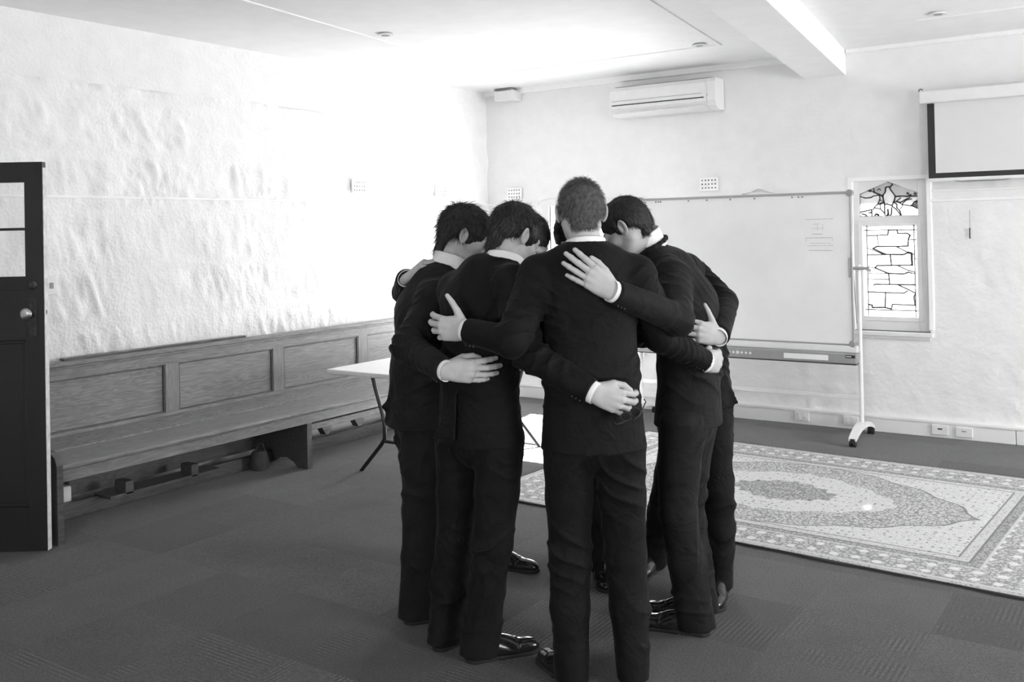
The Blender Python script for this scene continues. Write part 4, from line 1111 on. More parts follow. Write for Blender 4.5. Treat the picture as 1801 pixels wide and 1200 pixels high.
        for a in range(3):
            b, d = (a + 1) % 3, (a + 2) % 3
            s0 = [slice(None)] * 3; s1 = [slice(None)] * 3
            s0[a] = slice(0, -1); s1[a] = slice(1, None)
            ch = I[tuple(s0)] != I[tuple(s1)]
            e = np.stack(np.nonzero(ch), 1)
            ok = (e[:, b] > 0) & (e[:, d] > 0) & (e[:, b] < F.shape[b] - 1) & (e[:, d] < F.shape[d] - 1)
            e = e[ok]
            inside = I[e[:, 0], e[:, 1], e[:, 2]]
            def cell(db, dd):
                g = e.copy(); g[:, b] -= db; g[:, d] -= dd
                return vid[g[:, 0], g[:, 1], g[:, 2]]
            qd = np.stack([cell(1, 1), cell(0, 1), cell(0, 0), cell(1, 0)], 1)
            qd[~inside] = qd[~inside][:, ::-1]
            quads.append(qd)
        Q = np.concatenate(quads)
        Q = Q[(Q >= 0).all(1)]
        return verts, Q

def relax(V, Q, it=1, f=0.5):
    for _ in range(it):
        acc = np.zeros_like(V); num = np.zeros(len(V))
        for a, b in ((0, 1), (1, 2), (2, 3), (3, 0)):
            np.add.at(acc, Q[:, a], V[Q[:, b]]); np.add.at(num, Q[:, a], 1)
            np.add.at(acc, Q[:, b], V[Q[:, a]]); np.add.at(num, Q[:, b], 1)
        V = V * (1 - f) + f * acc / np.maximum(num, 1)[:, None]
    return V

def np_mesh(name, parts, mat, smooth=True):
    """parts: list of (verts, quads)"""
    off = 0; vs = []; qs = []
    for v, q in parts:
        vs.append(v); qs.append(q + off); off += len(v)
    V = np.concatenate(vs); Q = np.concatenate(qs)
    me = bpy.data.meshes.new(name)
    me.vertices.add(len(V)); me.vertices.foreach_set('co', V.astype(np.float32).ravel())
    me.loops.add(Q.size); me.loops.foreach_set('vertex_index', Q.astype(np.int32).ravel())
    me.polygons.add(len(Q)); me.polygons.foreach_set('loop_start', np.arange(0, Q.size, 4, dtype=np.int32))
    try: me.polygons.foreach_set('loop_total', np.full(len(Q), 4, np.int32))
    except Exception: pass
    me.update(calc_edges=True)
    if smooth: me.polygons.foreach_set('use_smooth', np.ones(len(Q), bool))
    me.validate()
    me.materials.append(mat)
    return me

# ------------------------------------------------------------------ figure materials
M['skin'] = pmat('skin', 0.45, 0.55, 0.08, 30, 0.12, 240, dist=0.002)
M['shirt'] = pmat('white_shirt_cotton', 0.80, 0.8, 0.02, 40, 0.1, 300, dist=0.001)
M['shoe'] = pmat('polished_black_leather', 0.014, 0.16, 0.2, 30, 0.05, 90, dist=0.001)
M['sole'] = pmat('shoe_sole', 0.008, 0.8, 0.1, 30)
def suit_mat(name, v):
    m = pmat(name, v, 0.72, 0.18, 14, 0.0, sheen=0.03, spec=0.11)
    nt = m.node_tree; b = nt.nodes['Principled BSDF']
    tc = nt.nodes.new('ShaderNodeTexCoord')
    w = nt.nodes.new('ShaderNodeTexNoise'); w.inputs['Scale'].default_value = 900; w.inputs['Detail'].default_value = 1
    nt.links.new(tc.outputs['Object'], w.inputs['Vector'])
    g = nt.nodes.new('ShaderNodeTexNoise'); g.inputs['Scale'].default_value = 11; g.inputs['Detail'].default_value = 3; g.inputs['Distortion'].default_value = 0.8
    nt.links.new(tc.outputs['Object'], g.inputs['Vector'])
    b1 = nt.nodes.new('ShaderNodeBump'); b1.inputs['Strength'].default_value = 0.6; b1.inputs['Distance'].default_value = 0.022
    nt.links.new(g.outputs['Fac'], b1.inputs['Height'])
    b2 = nt.nodes.new('ShaderNodeBump'); b2.inputs['Strength'].default_value = 0.25; b2.inputs['Distance'].default_value = 0.0008
    nt.links.new(w.outputs['Fac'], b2.inputs['Height']); nt.links.new(b1.outputs['Normal'], b2.inputs['Normal'])
    nt.links.new(b2.outputs['Normal'], b.inputs['Normal'])
    return m
M['suit'] = suit_mat('black_wool_suit', 0.0075)
M['suit2'] = suit_mat('charcoal_wool_suit', 0.0125)
def hair_mat(name, v, rough=0.5):
    m = pmat(name, v, rough, 0.45, 70, 0.5, 140, dist=0.002, spec=0.3)
    return m
M['hair_dark'] = hair_mat('dark_brown_hair', 0.016, 0.42)
M['hair_mid'] = hair_mat('brown_hair', 0.026, 0.5)
M['hair_fair'] = hair_mat('fair_cropped_hair', 0.10, 0.6)

# ------------------------------------------------------------------ canonical pieces
def build_hand(curl, spread, thumb):
    """right hand: wrist at the origin, fingers along +y, back of the hand +z, thumb on -x.
    curl: per finger (three joint angles, degrees); thumb: (out angle, bend, drop)"""
    f = Field((-0.14, -0.09, -0.13), (0.09, 0.225, 0.06), 0.0026)
    kn = [(-0.031, 0.090, 0.0), (-0.010, 0.096, 0.003), (0.012, 0.091, 0.002), (0.031, 0.080, -0.003)]
    f.ecap((0, -0.012, 0), (0, 0.005, 0), (1, 0, 0), (0.026, 0.019), (0.028, 0.018), 0.01)
    for i, q in enumerate(kn):
        f.cone(((-0.017 + 0.0115 * i), 0.0, 0.0), q, 0.0145, 0.0118, 0.012)
    f.ell((0.0, 0.05, -0.006), (0.036, 0.05, 0.013), k=0.012)
    f.ell((0.024, 0.040, -0.009), (0.014, 0.036, 0.012), k=0.01)
    lens = [(0.043, 0.026, 0.022), (0.048, 0.030, 0.023), (0.044, 0.028, 0.023), (0.034, 0.021, 0.020)]
    rad = [0.0110, 0.0112, 0.0105, 0.0094]
    for i, q in enumerate(kn):
        p = np.array(q, float) + (0, -0.004, -0.002)
        yaw = math.radians(spread[i]); pit = 0.0
        for j in range(3):
            pit += math.radians(curl[i][j])
            d = np.array((math.sin(yaw) * math.cos(pit), math.cos(yaw) * math.cos(pit), -math.sin(pit)))
            e = p + d * (lens[i][j] + (0.004 if j == 0 else 0))
            r0 = rad[i] * (1.0, 0.93, 0.85)[j]; r1 = rad[i] * (0.93, 0.85, 0.74)[j]
            f.cone(p, e, r0, r1, 0.0022 if j == 0 else 0.0016)
            if j < 2: f.ell(e + np.array((0, 0, 0.0008)), (r1 * 1.06,) * 3, k=0.002)
            p = e
    out, bend, drop = (math.radians(a) for a in thumb)
    p = np.array((-0.020, 0.016, -0.008)); yaw = -out
    for j, (L, r0, r1) in enumerate(((0.048, 0.0165, 0.0125), (0.034, 0.0118, 0.0100), (0.027, 0.0100, 0.0078))):
        d = np.array((math.sin(yaw) * math.cos(drop), math.cos(yaw) * math.cos(drop), -math.sin(drop)))
        e = p + d * L
        f.cone(p, e, r0, r1, 0.010 if j == 0 else 0.002)
        p = e; yaw += bend
    f.ell((-0.026, 0.050, -0.004), (0.016, 0.026, 0.009), k=0.012)
    return f.mesh()

HANDS = {
    'flat': build_hand([(10, 8, 6), (8, 8, 6), (8, 8, 6), (10, 10, 8)], (-6, -2, 3, 9), (28, 14, 8)),
    'wrap': build_hand([(22, 26, 16), (26, 28, 18), (28, 30, 18), (30, 30, 20)], (-7, -2, 3, 8), (62, 6, -4)),
    'soft': build_hand([(18, 16, 10), (16, 16, 12), (16, 18, 12), (18, 20, 14)], (-4, -1, 2, 5), (30, 24, 18)),
    'grip': build_hand([(24, 40, 22), (26, 44, 26), (28, 46, 26), (30, 44, 26)], (-7, -2, 4, 10), (36, 26, 4)),
    'drape': build_hand([(30, 22, 12), (34, 24, 14), (38, 26, 14), (42, 28, 16)], (-5, -1, 2, 5), (26, 14, 22)),
    'spread': build_hand([(10, 10, 8), (12, 12, 8), (14, 14, 10), (18, 16, 12)], (-9, -2, 4, 10), (52, 4, 0)),
}

def build_shoe():
    f = Field((-0.07, -0.13, -0.02), (0.07, 0.24, 0.14), 0.0038)
    f.ell((0.0, -0.055, 0.045), (0.034, 0.050, 0.050), k=0.02)
    f.ell((0.0, 0.020, 0.040), (0.037, 0.085, 0.048), k=0.03)
    f.ell((0.004, 0.105, 0.026), (0.043, 0.078, 0.032), k=0.03)
    f.ell((0.004, 0.160, 0.023), (0.033, 0.045, 0.025), k=0.02)
    f.ecap((0, -0.055, 0.05), (0, -0.035, 0.105), (1, 0, 0), (0.034, 0.046), (0.036, 0.046), 0.02)
    f.half((0, 0, 0.108), (0, 0, 1)); f.half((0, 0, 0.012), (0, 0, -1))
    # lace facing and toe-cap seam
    f.displace(lambda x, y, z: 0.0022 * np.exp(-((y - 0.105) / 0.004) ** 2) * (z > 0.03) - 0.0012 * np.exp(-((y - 0.098) / 0.003) ** 2), 0.012)
    for yy in (0.020, 0.038, 0.056, 0.073):
        zc = 0.085 - (yy - 0.02) * 0.36
        f.cone((-0.014, yy, zc), (0.014, yy, zc), 0.0032, 0.0032, 0.002)
    up = f.mesh()
    s = Field((-0.07, -0.13, -0.01), (0.07, 0.24, 0.04), 0.0034)
    s.ecap((0, -0.058, 0.009), (0, 0.03, 0.009), (1, 0, 0), (0.038, 0.05), (0.036, 0.05), 0.02)
    s.ecap((0.002, 0.03, 0.009), (0.005, 0.145, 0.009), (1, 0, 0), (0.038, 0.05), (0.044, 0.05), 0.02)
    s.ell((0.005, 0.155, 0.009), (0.041, 0.053, 0.05), k=0.02)
    s.half((0, 0, 0.016), (0, 0, 1)); s.half((0, 0, 0.001), (0, 0, -1))
    # waist between the heel block and the sole
    s.cone((-0.08, 0.015, -0.004), (0.08, 0.015, -0.004), 0.011, 0.011, 0.002, 's')
    return up, s.mesh()
_su, _ss = build_shoe()
SHOE_ME = np_mesh('shoe', [_su], M['shoe']); SOLE_ME = np_mesh('sole', [_ss], M['sole'])

def head_frame(hd, roll=0.0):
    y = unit(hd); zz = np.array((0, 0, 1.0)); x = unit(np.cross(y, zz)); z = np.cross(x, y)
    c, s = math.cos(roll), math.sin(roll)
    x, z = x * c + z * s, z * c - x * s
    return np.stack([x, y, z], 1)          # columns: local axes in world

def build_head(neck_l, jawful=1.0):
    """face along +y, up +z, origin at the middle of the skull; neck_l = base of the neck in head space"""
    f = Field((-0.115, -0.17, -0.30), (0.115, 0.135, 0.125), 0.0033)
    f.ell((0, -0.018, 0.018), (0.076, 0.096, 0.087), k=0.02)
    f.ell((0, 0.026, -0.035), (0.060, 0.066, 0.082), k=0.03)
    for s in (-1, 1):
        f.cone((s * 0.050, -0.002, -0.058), (s * 0.016, 0.072, -0.108), 0.020 * jawful, 0.017, 0.025)
        f.ell((s * 0.043, 0.056, -0.030), (0.021, 0.024, 0.018), k=0.02)
    f.ell((0, 0.080, -0.107), (0.021, 0.018, 0.017), k=0.02)
    f.ell((0, 0.074, 0.016), (0.050, 0.020, 0.013), k=0.02)
    for s in (-1, 1):
        f.ell((s * 0.032, 0.099, -0.006), (0.019, 0.017, 0.012), k=0.012, op='s')
        f.ell((s * 0.032, 0.076, -0.006), (0.0135, 0.0135, 0.0125), k=0.003)
        f.ell((s * 0.032, 0.0805, 0.001), (0.016, 0.011, 0.006), k=0.004)
        f.ell((s * 0.012, 0.101, -0.044), (0.009, 0.010, 0.008), k=0.006)
    f.cone((0, 0.086, 0.006), (0, 0.111, -0.038), 0.0085, 0.0115, 0.010)
    f.ell((0, 0.090, -0.070), (0.025, 0.011, 0.0065), k=0.006); f.ell((0, 0.088, -0.082), (0.022, 0.011, 0.0075), k=0.006)
    f.cone((-0.024, 0.101, -0.0758), (0.024, 0.101, -0.0758), 0.0035, 0.0035, 0.003, 's')
    nb = np.asarray(neck_l, float)
    f.cone((0, -0.022, -0.03), nb, 0.056, 0.056, 0.025)
    f.cone((0, 0.012, -0.075), nb + (0, 0.015, 0), 0.036, 0.038, 0.025)
    for s in (-1, 1):
        Re = np.array(((math.cos(0.42 * s), -math.sin(0.42 * s), 0), (math.sin(0.42 * s), math.cos(0.42 * s), 0), (0, 0, 1)))
        tl = 0.22; Rt = np.array(((1, 0, 0), (0, math.cos(tl), -math.sin(tl)), (0, math.sin(tl), math.cos(tl))))
        R = Re @ Rt
        c = np.array((s * 0.087, -0.012, -0.010))
        f.ell(c, (0.0078, 0.020, 0.033), R, 0.004)
        f.ell(c + R @ np.array((s * 0.0065, 0.003, 0.002)), (0.0075, 0.0125, 0.022), R, 0.003, 's')
        f.ell(c + R @ np.array((0, 0.004, -0.026)), (0.006, 0.010, 0.010), R, 0.004)
        f.ell((s * 0.075, 0.0, -0.012), (0.014, 0.010, 0.022), None, 0.006)
    return f.mesh()

def build_hair(style, seed):
    """returns (mesh, strands). style: dict(thick, back, side, front, shag, n, length)"""
    t = style['thick']
    f = Field((-0.115, -0.15, -0.14), (0.115, 0.12, 0.15), 0.0031)
    f.ell((0, -0.020, 0.020), (0.076 + t, 0.096 + t, 0.087 + t * 1.15), k=0.0)
    f.ecap((0, -0.040, 0.0), (0, -0.052, style['back']), (1, 0, 0), (0.070 + t * 0.6, 0.064 + t * 0.4), (0.050 + t * 0.4, 0.040 + t * 0.3), 0.02)
    for s in (-1, 1):
        f.cone((s * 0.070, 0.012, 0.02), (s * 0.073, 0.014, style['side']), 0.009 + t * 0.3, 0.005, 0.012)     # sideburns
    if style.get('fringe'):
        f.ell((0.0, 0.062, 0.070), (0.062, 0.036, 0.030), k=0.02)
    # clear the face, the ears and the neck
    f.ell((0, 0.120, -0.050), (0.092, 0.092, style['front'] + 0.05), k=0.006, op='s')
    for s in (-1, 1):
        f.ell((s * 0.094, -0.008, -0.014), (0.030, 0.027, 0.042), k=0.006, op='s')
        f.ell((s * 0.085, -0.030, -0.085), (0.050, 0.050, 0.060), k=0.01, op='s')
    f.half((0, 0.02, -0.055), (0, 0.75, -0.66), 0.006)
    ph = seed * 1.7
    sh = style['shag']
    def strandy(x, y, z):
        th = np.arctan2(x, -(y + 0.0)); el = np.arctan2(z - 0.02, np.sqrt(x * x + (y + 0.02) ** 2))
        a = np.sin(46 * th + 5 * np.sin(5 * el + ph) + ph) + 0.7 * np.sin(88 * th + 7 * np.sin(7 * el + 1 + ph))
        b = vnoise(seed, x, y, z, octaves=2, scale=70)
        return sh * (0.0011 * a + 0.0022 * b)
    f.displace(strandy, 0.012)
    V, Q = f.mesh()
    # strands standing a little proud of the mass
    rs = np.random.RandomState(seed)
    e1 = V[Q[:, 1]] - V[Q[:, 0]]; e2 = V[Q[:, 3]] - V[Q[:, 0]]
    n = np.cross(e1, e2); n /= np.maximum(np.linalg.norm(n, axis=1), 1e-9)[:, None]
    c = V[Q].mean(1)
    okf = np.nonzero(((n * (c - np.array((0, -0.02, 0.0)))).sum(1) > 0) & ~((c[:, 1] > 0.0) & (c[:, 2] < 0.055)))[0]
    pick = rs.choice(okf, style['n'])
    crown = np.array((0.012, -0.075, 0.075))
    p = c[pick]; nn = n[pick]
    away = p - crown; away[:, 2] -= 0.25 * np.abs(away).sum(1)
    fl_ = away - nn * (away * nn).sum(1)[:, None]; fl_ /= np.maximum(np.linalg.norm(fl_, axis=1), 1e-6)[:, None]
    fl_ += rs.normal(scale=0.13, size=fl_.shape)
    L = style['length'] * (0.5 + rs.rand(len(p)))[:, None]
    lift = style.get('lift', 0.12) * (0.3 + rs.rand(len(p)))[:, None]
    sd = np.cross(fl_, nn); sd /= np.maximum(np.linalg.norm(sd, axis=1), 1e-6)[:, None]
    w = 0.0008
    p0 = p - nn * 0.002; p1 = p + fl_ * L * 0.5 + nn * L * lift; p2 = p + fl_ * L + nn * L * lift * 1.2 - np.array((0, 0, 0.12)) * L
    sv = np.stack([p0 - sd * w, p0 + sd * w, p1 - sd * w * 0.8, p1 + sd * w * 0.8, p2 - sd * w * 0.25, p2 + sd * w * 0.25], 1).reshape(-1, 3)
    b = np.arange(len(p))[:, None] * 6
    sq = np.concatenate([b + np.array((0, 1, 3, 2)), b + np.array((2, 3, 5, 4))])
    return (V, Q), (sv, sq)

HAIR = {
    'cropped': dict(thick=0.006, back=-0.066, side=-0.010, front=0.052, shag=0.8, n=7000, length=0.011, lift=0.55),
    'shaggy': dict(thick=0.0145, back=-0.100, side=-0.026, front=0.044, shag=1.8, n=6000, length=0.028, lift=0.05, fringe=True),
    'thick': dict(thick=0.013, back=-0.080, side=-0.020, front=0.050, shag=1.4, n=6000, length=0.018, lift=0.05),
    'bowed': dict(thick=0.008, back=-0.050, side=-0.016, front=0.052, shag=1.0, n=6000, length=0.012, lift=0.12),
    'short': dict(thick=0.009, back=-0.072, side=-0.016, front=0.052, shag=1.0, n=6000, length=0.013, lift=0.14),
}

def fold_fn(folds, seed):
    def fn(x, y, z):
        out = 0.0009 * vnoise(seed, x, y, z, octaves=2, scale=16)
        for (c, R, d, lam, amp, sd) in folds:
            qx, qy, qz = x - c[0], y - c[1], z - c[2]
            r2 = (qx * qx + qy * qy + qz * qz) / (R * R)
            m = r2 < 4
            if not m.any(): continue
            qx, qy, qz, rr = qx[m], qy[m], qz[m], r2[m]
            s = qx * d[0] + qy * d[1] + qz * d[2]
            wv = vnoise(sd, qx, qy, qz, octaves=2, scale=9)
            w2 = np.sin(math.pi * s / lam + 3.2 * wv + sd)
            keep = np.clip(0.35 + 1.1 * vnoise(sd + 7, qx, qy, qz, octaves=1, scale=13), 0, 1)
            fall = np.exp(-rr)
            out[m] += amp * fall * (2.2 * (1 - np.abs(w2)) ** 2 * keep - 0.35)
        return out
    return fn

def make_person(key, pose, label, suit, hair, hairmat, hands, res, seed, flares=(), jaw=1.0, hem=0.83, collar=(0.0, 0.042)):
    J = {k: (np.array(v) if isinstance(v, tuple) else v) for k, v in pose.items()}
    base = (J['anL'] + J['anR']) / 2
    root = empty('person', (float(base[0]), float(base[1]), 0.0))
    tag(root, label, 'person', 'men in dark suits huddled in a circle')
    inv = Matrix.Translation((-float(base[0]), -float(base[1]), 0.0))
    def part(name, me, mat=None, par=None):
        o = link(name, me, mat, par or root)
        o.matrix_parent_inverse = inv if par is None else Matrix.Identity(4)
        return o
    fac = J['fac']; up = np.array((0, 0, 1.0)); rt = np.cross(fac, up)        # his right
    neck, head, chest, waist, pelv = (J[k] for k in ('neck', 'head', 'chest', 'waist', 'pelv'))
    shax = unit(J['shR'] - J['shL'])
    latc = unit(shax * 0.6 + rt * 0.4)
    # ---------------- head, neck and the rest of the body (one mesh)
    R = head_frame(J['hd'], J['hroll'])
    nl = R.T @ (neck - head)
    hv, hq = build_head(nl + np.array((0, 0, 0)), jaw)
    parts = [(hv @ R.T + head, hq)]
    for side in 'LR':
        f_, n_ = unit(J['f' + side]), unit(J['n' + side])
        z = unit(-n_ - f_ * float(np.dot(-n_, f_))); x = np.cross(f_, z)
        HV, HQ = HANDS[hands[side]]
        if side == 'L': HV = HV * np.array((-1, 1, 1)); HQ = HQ[:, ::-1]
        parts.append((HV * 1.06 @ np.stack([x, f_, z]) + J['wr' + side], HQ))
    allp = np.array([J[k] for k in J if isinstance(J[k], np.ndarray) and k not in ('fac', 'hd', 'fL', 'fR', 'nL', 'nR', 'ftL', 'ftR')])
    lo, hi = allp.min(0) - 0.25, allp.max(0) + 0.25
    b = Field(lo, hi, 0.016)
    b.ecap(pelv, waist, latc, (0.135, 0.095), (0.125, 0.085), 0.05).ecap(waist, chest, latc, (0.125, 0.085), (0.14, 0.09), 0.05)
    b.cone(chest, neck - up * 0.03, 0.08, 0.045, 0.05)
    for s in 'LR':
        b.cone(chest, J['sh' + s], 0.06, 0.04, 0.04).cone(J['sh' + s], J['el' + s], 0.042, 0.034, 0.02).cone(J['el' + s], J['wr' + s], 0.034, 0.025, 0.02)
        b.cone(J['hip' + s], J['kn' + s], 0.06, 0.042, 0.03).cone(J['kn' + s], J['an' + s], 0.040, 0.028, 0.02)
    parts.append(b.mesh())
    body = part('body', np_mesh('body', parts, M['skin']))
    # ---------------- hair
    (HV, HQ), (SV, SQ) = build_hair(HAIR[hair], seed)
    hair_o = part('hair', np_mesh('hair', [(HV @ R.T + head, HQ), (SV @ R.T + head, SQ)], hairmat))
    # ---------------- trousers
    zt = max(hem + 0.12, float(pelv[2]))
    tl = np.minimum(np.minimum(J['anL'], J['anR']), pelv) - 0.16; th = np.maximum(np.maximum(J['anL'], J['anR']), pelv) + 0.22
    for k_ in ('knL', 'knR', 'hipL', 'hipR'):
        tl = np.minimum(tl, J[k_] - 0.16); th = np.maximum(th, J[k_] + 0.16)
    tl[2] = -0.02; th[2] = zt + 0.05
    t = Field(tl, th, res)
    hipc = (J['hipL'] + J['hipR']) / 2; hl = unit(J['hipR'] - J['hipL'])
    t.ecap(hipc, np.array((pelv[0], pelv[1], zt)), hl, (0.155, 0.115), (0.15, 0.108), 0.03)
    folds = []
    for i, s in enumerate('LR'):
        hp, kn, an = J['hip' + s], J['kn' + s], J['an' + s]
        ft = J['ft' + s]
        seat = hp - fac * 0.012 + up * 0.0
        t.cone(seat, hp * 0.5 + kn * 0.5, 0.098, 0.084, 0.018)
        t.cone(hp * 0.5 + kn * 0.5, kn, 0.084, 0.076, 0.02)
        mid = kn * 0.5 + an * 0.5
        t.cone(kn, mid, 0.076, 0.073, 0.02)
        bot = np.array((an[0] - 0.006 * ft[0], an[1] - 0.006 * ft[1], 0.024))
        t.ecap(mid, bot, ft, (0.073, 0.072), (0.080, 0.057), 0.02, flat=(False, True))
        # pressed crease front and back
        t.cone(kn + fac * 0.070, an + ft * 0.058 + up * 0.03, 0.006, 0.006, 0.012)
        t.cone(kn - fac * 0.066, an - ft * 0.050 + up * 0.03, 0.006, 0.006, 0.012)
        ax = unit(kn - hp)
        sg = -1 if s == 'L' else 1
        folds += [(kn - fac * 0.05, 0.13, unit(ax * 1.0 + rt * 0.5 * sg), 0.070, 0.0085, seed + i), (an + up * 0.06 + ft * 0.03, 0.085, unit(up + rt * 0.35 * sg), 0.052, 0.0100, seed + 3 + i),
                  (hp - fac * 0.10 - up * 0.10, 0.13, unit(up * 0.6 + rt * 0.9 * sg), 0.070, 0.0065, seed + 5 + i), (mid, 0.15, unit(up * 0.45 + rt * sg * 0.8), 0.10, 0.0070, seed + 9 + i)]
    t.displace(fold_fn(folds, seed + 20), 0.02)
    part('trousers', np_mesh('trousers', [t.mesh()], suit))
    # ---------------- jacket
    pts = np.array([neck, chest, waist, pelv] + [J[a + s] for a in ('sh', 'el', 'wr') for s in 'LR'] + [np.array(q) for fl3 in flares for q in fl3])
    jl = pts.min(0) - 0.24; jh = pts.max(0) + 0.20; jl[2] = hem - 0.04
    j = Field(jl, jh, res)
    ub = chest * 0.45 + neck * 0.55 - fac * 0.018
    low = np.array((pelv[0], pelv[1], hem - 0.05)) - fac * 0.01
    hl2 = unit(hl * 0.6 + latc * 0.4)
    j.ecap(ub, chest, latc, (0.150, 0.108), (0.178, 0.125), 0.05)
    j.ecap(chest, waist, latc, (0.178, 0.128), (0.163, 0.120), 0.05)
    j.ecap(waist, low, hl2, (0.163, 0.120), (0.196, 0.142), 0.05)
    folds = []
    shw = 0.066
    for i, s in enumerate('LR'):
        sh, el, wr = J['sh' + s], J['el' + s], J['wr' + s]
        j.cone(neck - up * 0.035, sh + up * 0.012, 0.048, 0.060, 0.05)
        j.cone(chest * 0.7 + ub * 0.3, sh, 0.09, 0.066, 0.04)
        j.cone(sh, el, 0.076, 0.061, 0.022)
        ax2 = unit(wr - el)
        j.cone(el, wr - ax2 * 0.005, 0.060, 0.0455, 0.016, flat=(False, True))
        ax1 = unit(el - sh)
        sd = np.cross(ax1, ax2)
        folds += [(el, 0.105, unit(ax1 + 0.35 * rt), 0.042, 0.0095, seed + 30 + i), (el + ax2 * 0.10, 0.075, unit(ax2 + 0.3 * up), 0.036, 0.0065, seed + 34 + i),
                  (sh * 0.5 + el * 0.5, 0.12, unit(ax1 * 0.7 + fac * 0.5), 0.055, 0.0070, seed + 38 + i),
                  (sh - fac * 0.07 - up * 0.05 - (rt if s == 'R' else -rt) * 0.04, 0.12, unit((rt if s == 'R' else -rt) * 0.8 - up * 0.5), 0.050, 0.0065, seed + 42 + i)]
    folds += [(waist - fac * 0.1, 0.16, unit(up + rt * 0.25), 0.075, 0.0050, seed + 50), (waist + rt * 0.14, 0.13, unit(up - fac * 0.4), 0.060, 0.0060, seed + 51), (waist - rt * 0.14, 0.13, unit(up - fac * 0.4), 0.060, 0.0060, seed + 52),
              (low - fac * 0.12 + up * 0.08, 0.18, unit(rt), 0.11, 0.0060, seed + 53)]
    for fl3 in flares: j.tri(fl3[0], fl3[1], fl3[2], 0.006, 0.02)
    # neck opening
    nx = unit(unit(head - neck) * 0.55 + up * 0.6)
    cc = neck + nx * (collar[0] - 0.005) + fac * 0.012; ch = collar[1]
    j.displace(fold_fn(folds, seed + 60), 0.02)
    j.cone(cc - nx * 0.02, cc + nx * 0.16, 0.0715, 0.085, 0.004, 's')
    # rolled collar round the neck, higher at the back
    for k in range(18):
        a0, a1 = (2 * math.pi * q / 18 for q in (k, k + 1))
        def ring(a):
            fw = math.cos(a)
            fy = fac - nx * float(fac @ nx); fy = unit(fy); fx = np.cross(fy, nx)
            return cc + fx * math.sin(a) * 0.0805 + fy * (0.082 * fw + (0.03 if fw > 0 else 0) * fw) - nx * (0.010 + 0.055 * max(fw, 0))
        j.cone(ring(a0), ring(a1), 0.0085, 0.0085, 0.008)
    # centre-back vent and the hem
    vb = np.array((pelv[0], pelv[1], hem)) - fac * 0.16
    j.half((0, 0, hem), (0, 0, -1), 0.003)
    j.cone(vb - up * 0.05 + rt * 0.01, vb + up * 0.17 + rt * 0.01 + fac * 0.012, 0.006, 0.003, 0.003, 's')
    jm = part('jacket', np_mesh('jacket', [j.mesh()], suit))
    # ---------------- shirt collar and cuffs
    fy = unit(fac - nx * float(fac @ nx)); fx = np.cross(fy, nx)
    rows = []
    na = 36
    for rr, dz in ((0.073, -0.03), (0.0735, 0.0), (0.0735, ch), (0.0712, ch + 0.006), (0.069, ch), (0.0685, 0.0), (0.068, -0.03)):
        ringp = []
        for k in range(na):
            a = 2 * math.pi * k / na; fw = math.cos(a)
            ringp.append(cc + fx * math.sin(a) * rr + fy * (rr * 1.03 * fw) + nx * (dz - 0.012 * max(fw, 0) - 0.004))
        rows.append(ringp)
    CV = np.array(rows).reshape(-1, 3)
    CQ = np.array([(r_ * na + k, r_ * na + (k + 1) % na, ((r_ + 1) % len(rows)) * na + (k + 1) % na, ((r_ + 1) % len(rows)) * na + k) for r_ in range(len(rows)) for k in range(na)])
    part('shirt_collar', np_mesh('shirt_collar', [(CV, CQ)], M['shirt']))
    for s in 'LR':
        el, wr = J['el' + s], J['wr' + s]
        ax = unit(wr - el); u_ = unit(np.cross(ax, unit(J['n' + s]))); v_ = np.cross(ax, u_)
        rows = []
        for rr, q in ((0.037, -0.05), (0.038, 0.0), (0.0375, 0.011), (0.0365, 0.013), (0.035, 0.011), (0.035, -0.05)):
            rows.append([wr + ax * q + u_ * math.cos(2 * math.pi * k / na) * rr * 1.04 + v_ * math.sin(2 * math.pi * k / na) * rr * 0.90 for k in range(na)])
        CV = np.array(rows).reshape(-1, 3)
        CQ = np.array([(r_ * na + k, r_ * na + (k + 1) % na, ((r_ + 1) % len(rows)) * na + (k + 1) % na, ((r_ + 1) % len(rows)) * na + k) for r_ in range(len(rows)) for k in range(na)])
        part('shirt_cuff', np_mesh('shirt_cuff', [(CV, CQ)], M['shirt']))
        bt = MB()
        for k in range(3):
            c0 = wr - ax * (0.022 + 0.016 * k); dn = unit(-up * 0.9 - J['n' + s] * 0.5); dn = unit(dn - ax * float(dn @ ax))
            bt.cyl(tuple(c0 + dn * 0.046), tuple(c0 + dn * 0.053), 0.0055, 0.004, 10)
        ob = bt.build('cuff_buttons', M['shoe'], jm); ob.matrix_parent_inverse = Matrix.Identity(4)
    # ---------------- shoes
    for s in 'LR':
        an, ft = J['an' + s], J['ft' + s]
        o = link('shoe', SHOE_ME, None, root)
        ang = math.atan2(-ft[0], ft[1])
        o.matrix_parent_inverse = inv
        Mx = Matrix.Translation((float(an[0] + ft[0] * 0.035), float(an[1] + ft[1] * 0.035), 0.0)) @ Matrix.Rotation(ang, 4, 'Z')
        if s == 'L': Mx = Mx @ Matrix.Diagonal((-1, 1, 1, 1))
        o.matrix_basis = Mx
        so = link('sole', SOLE_ME, None, o)
    return root

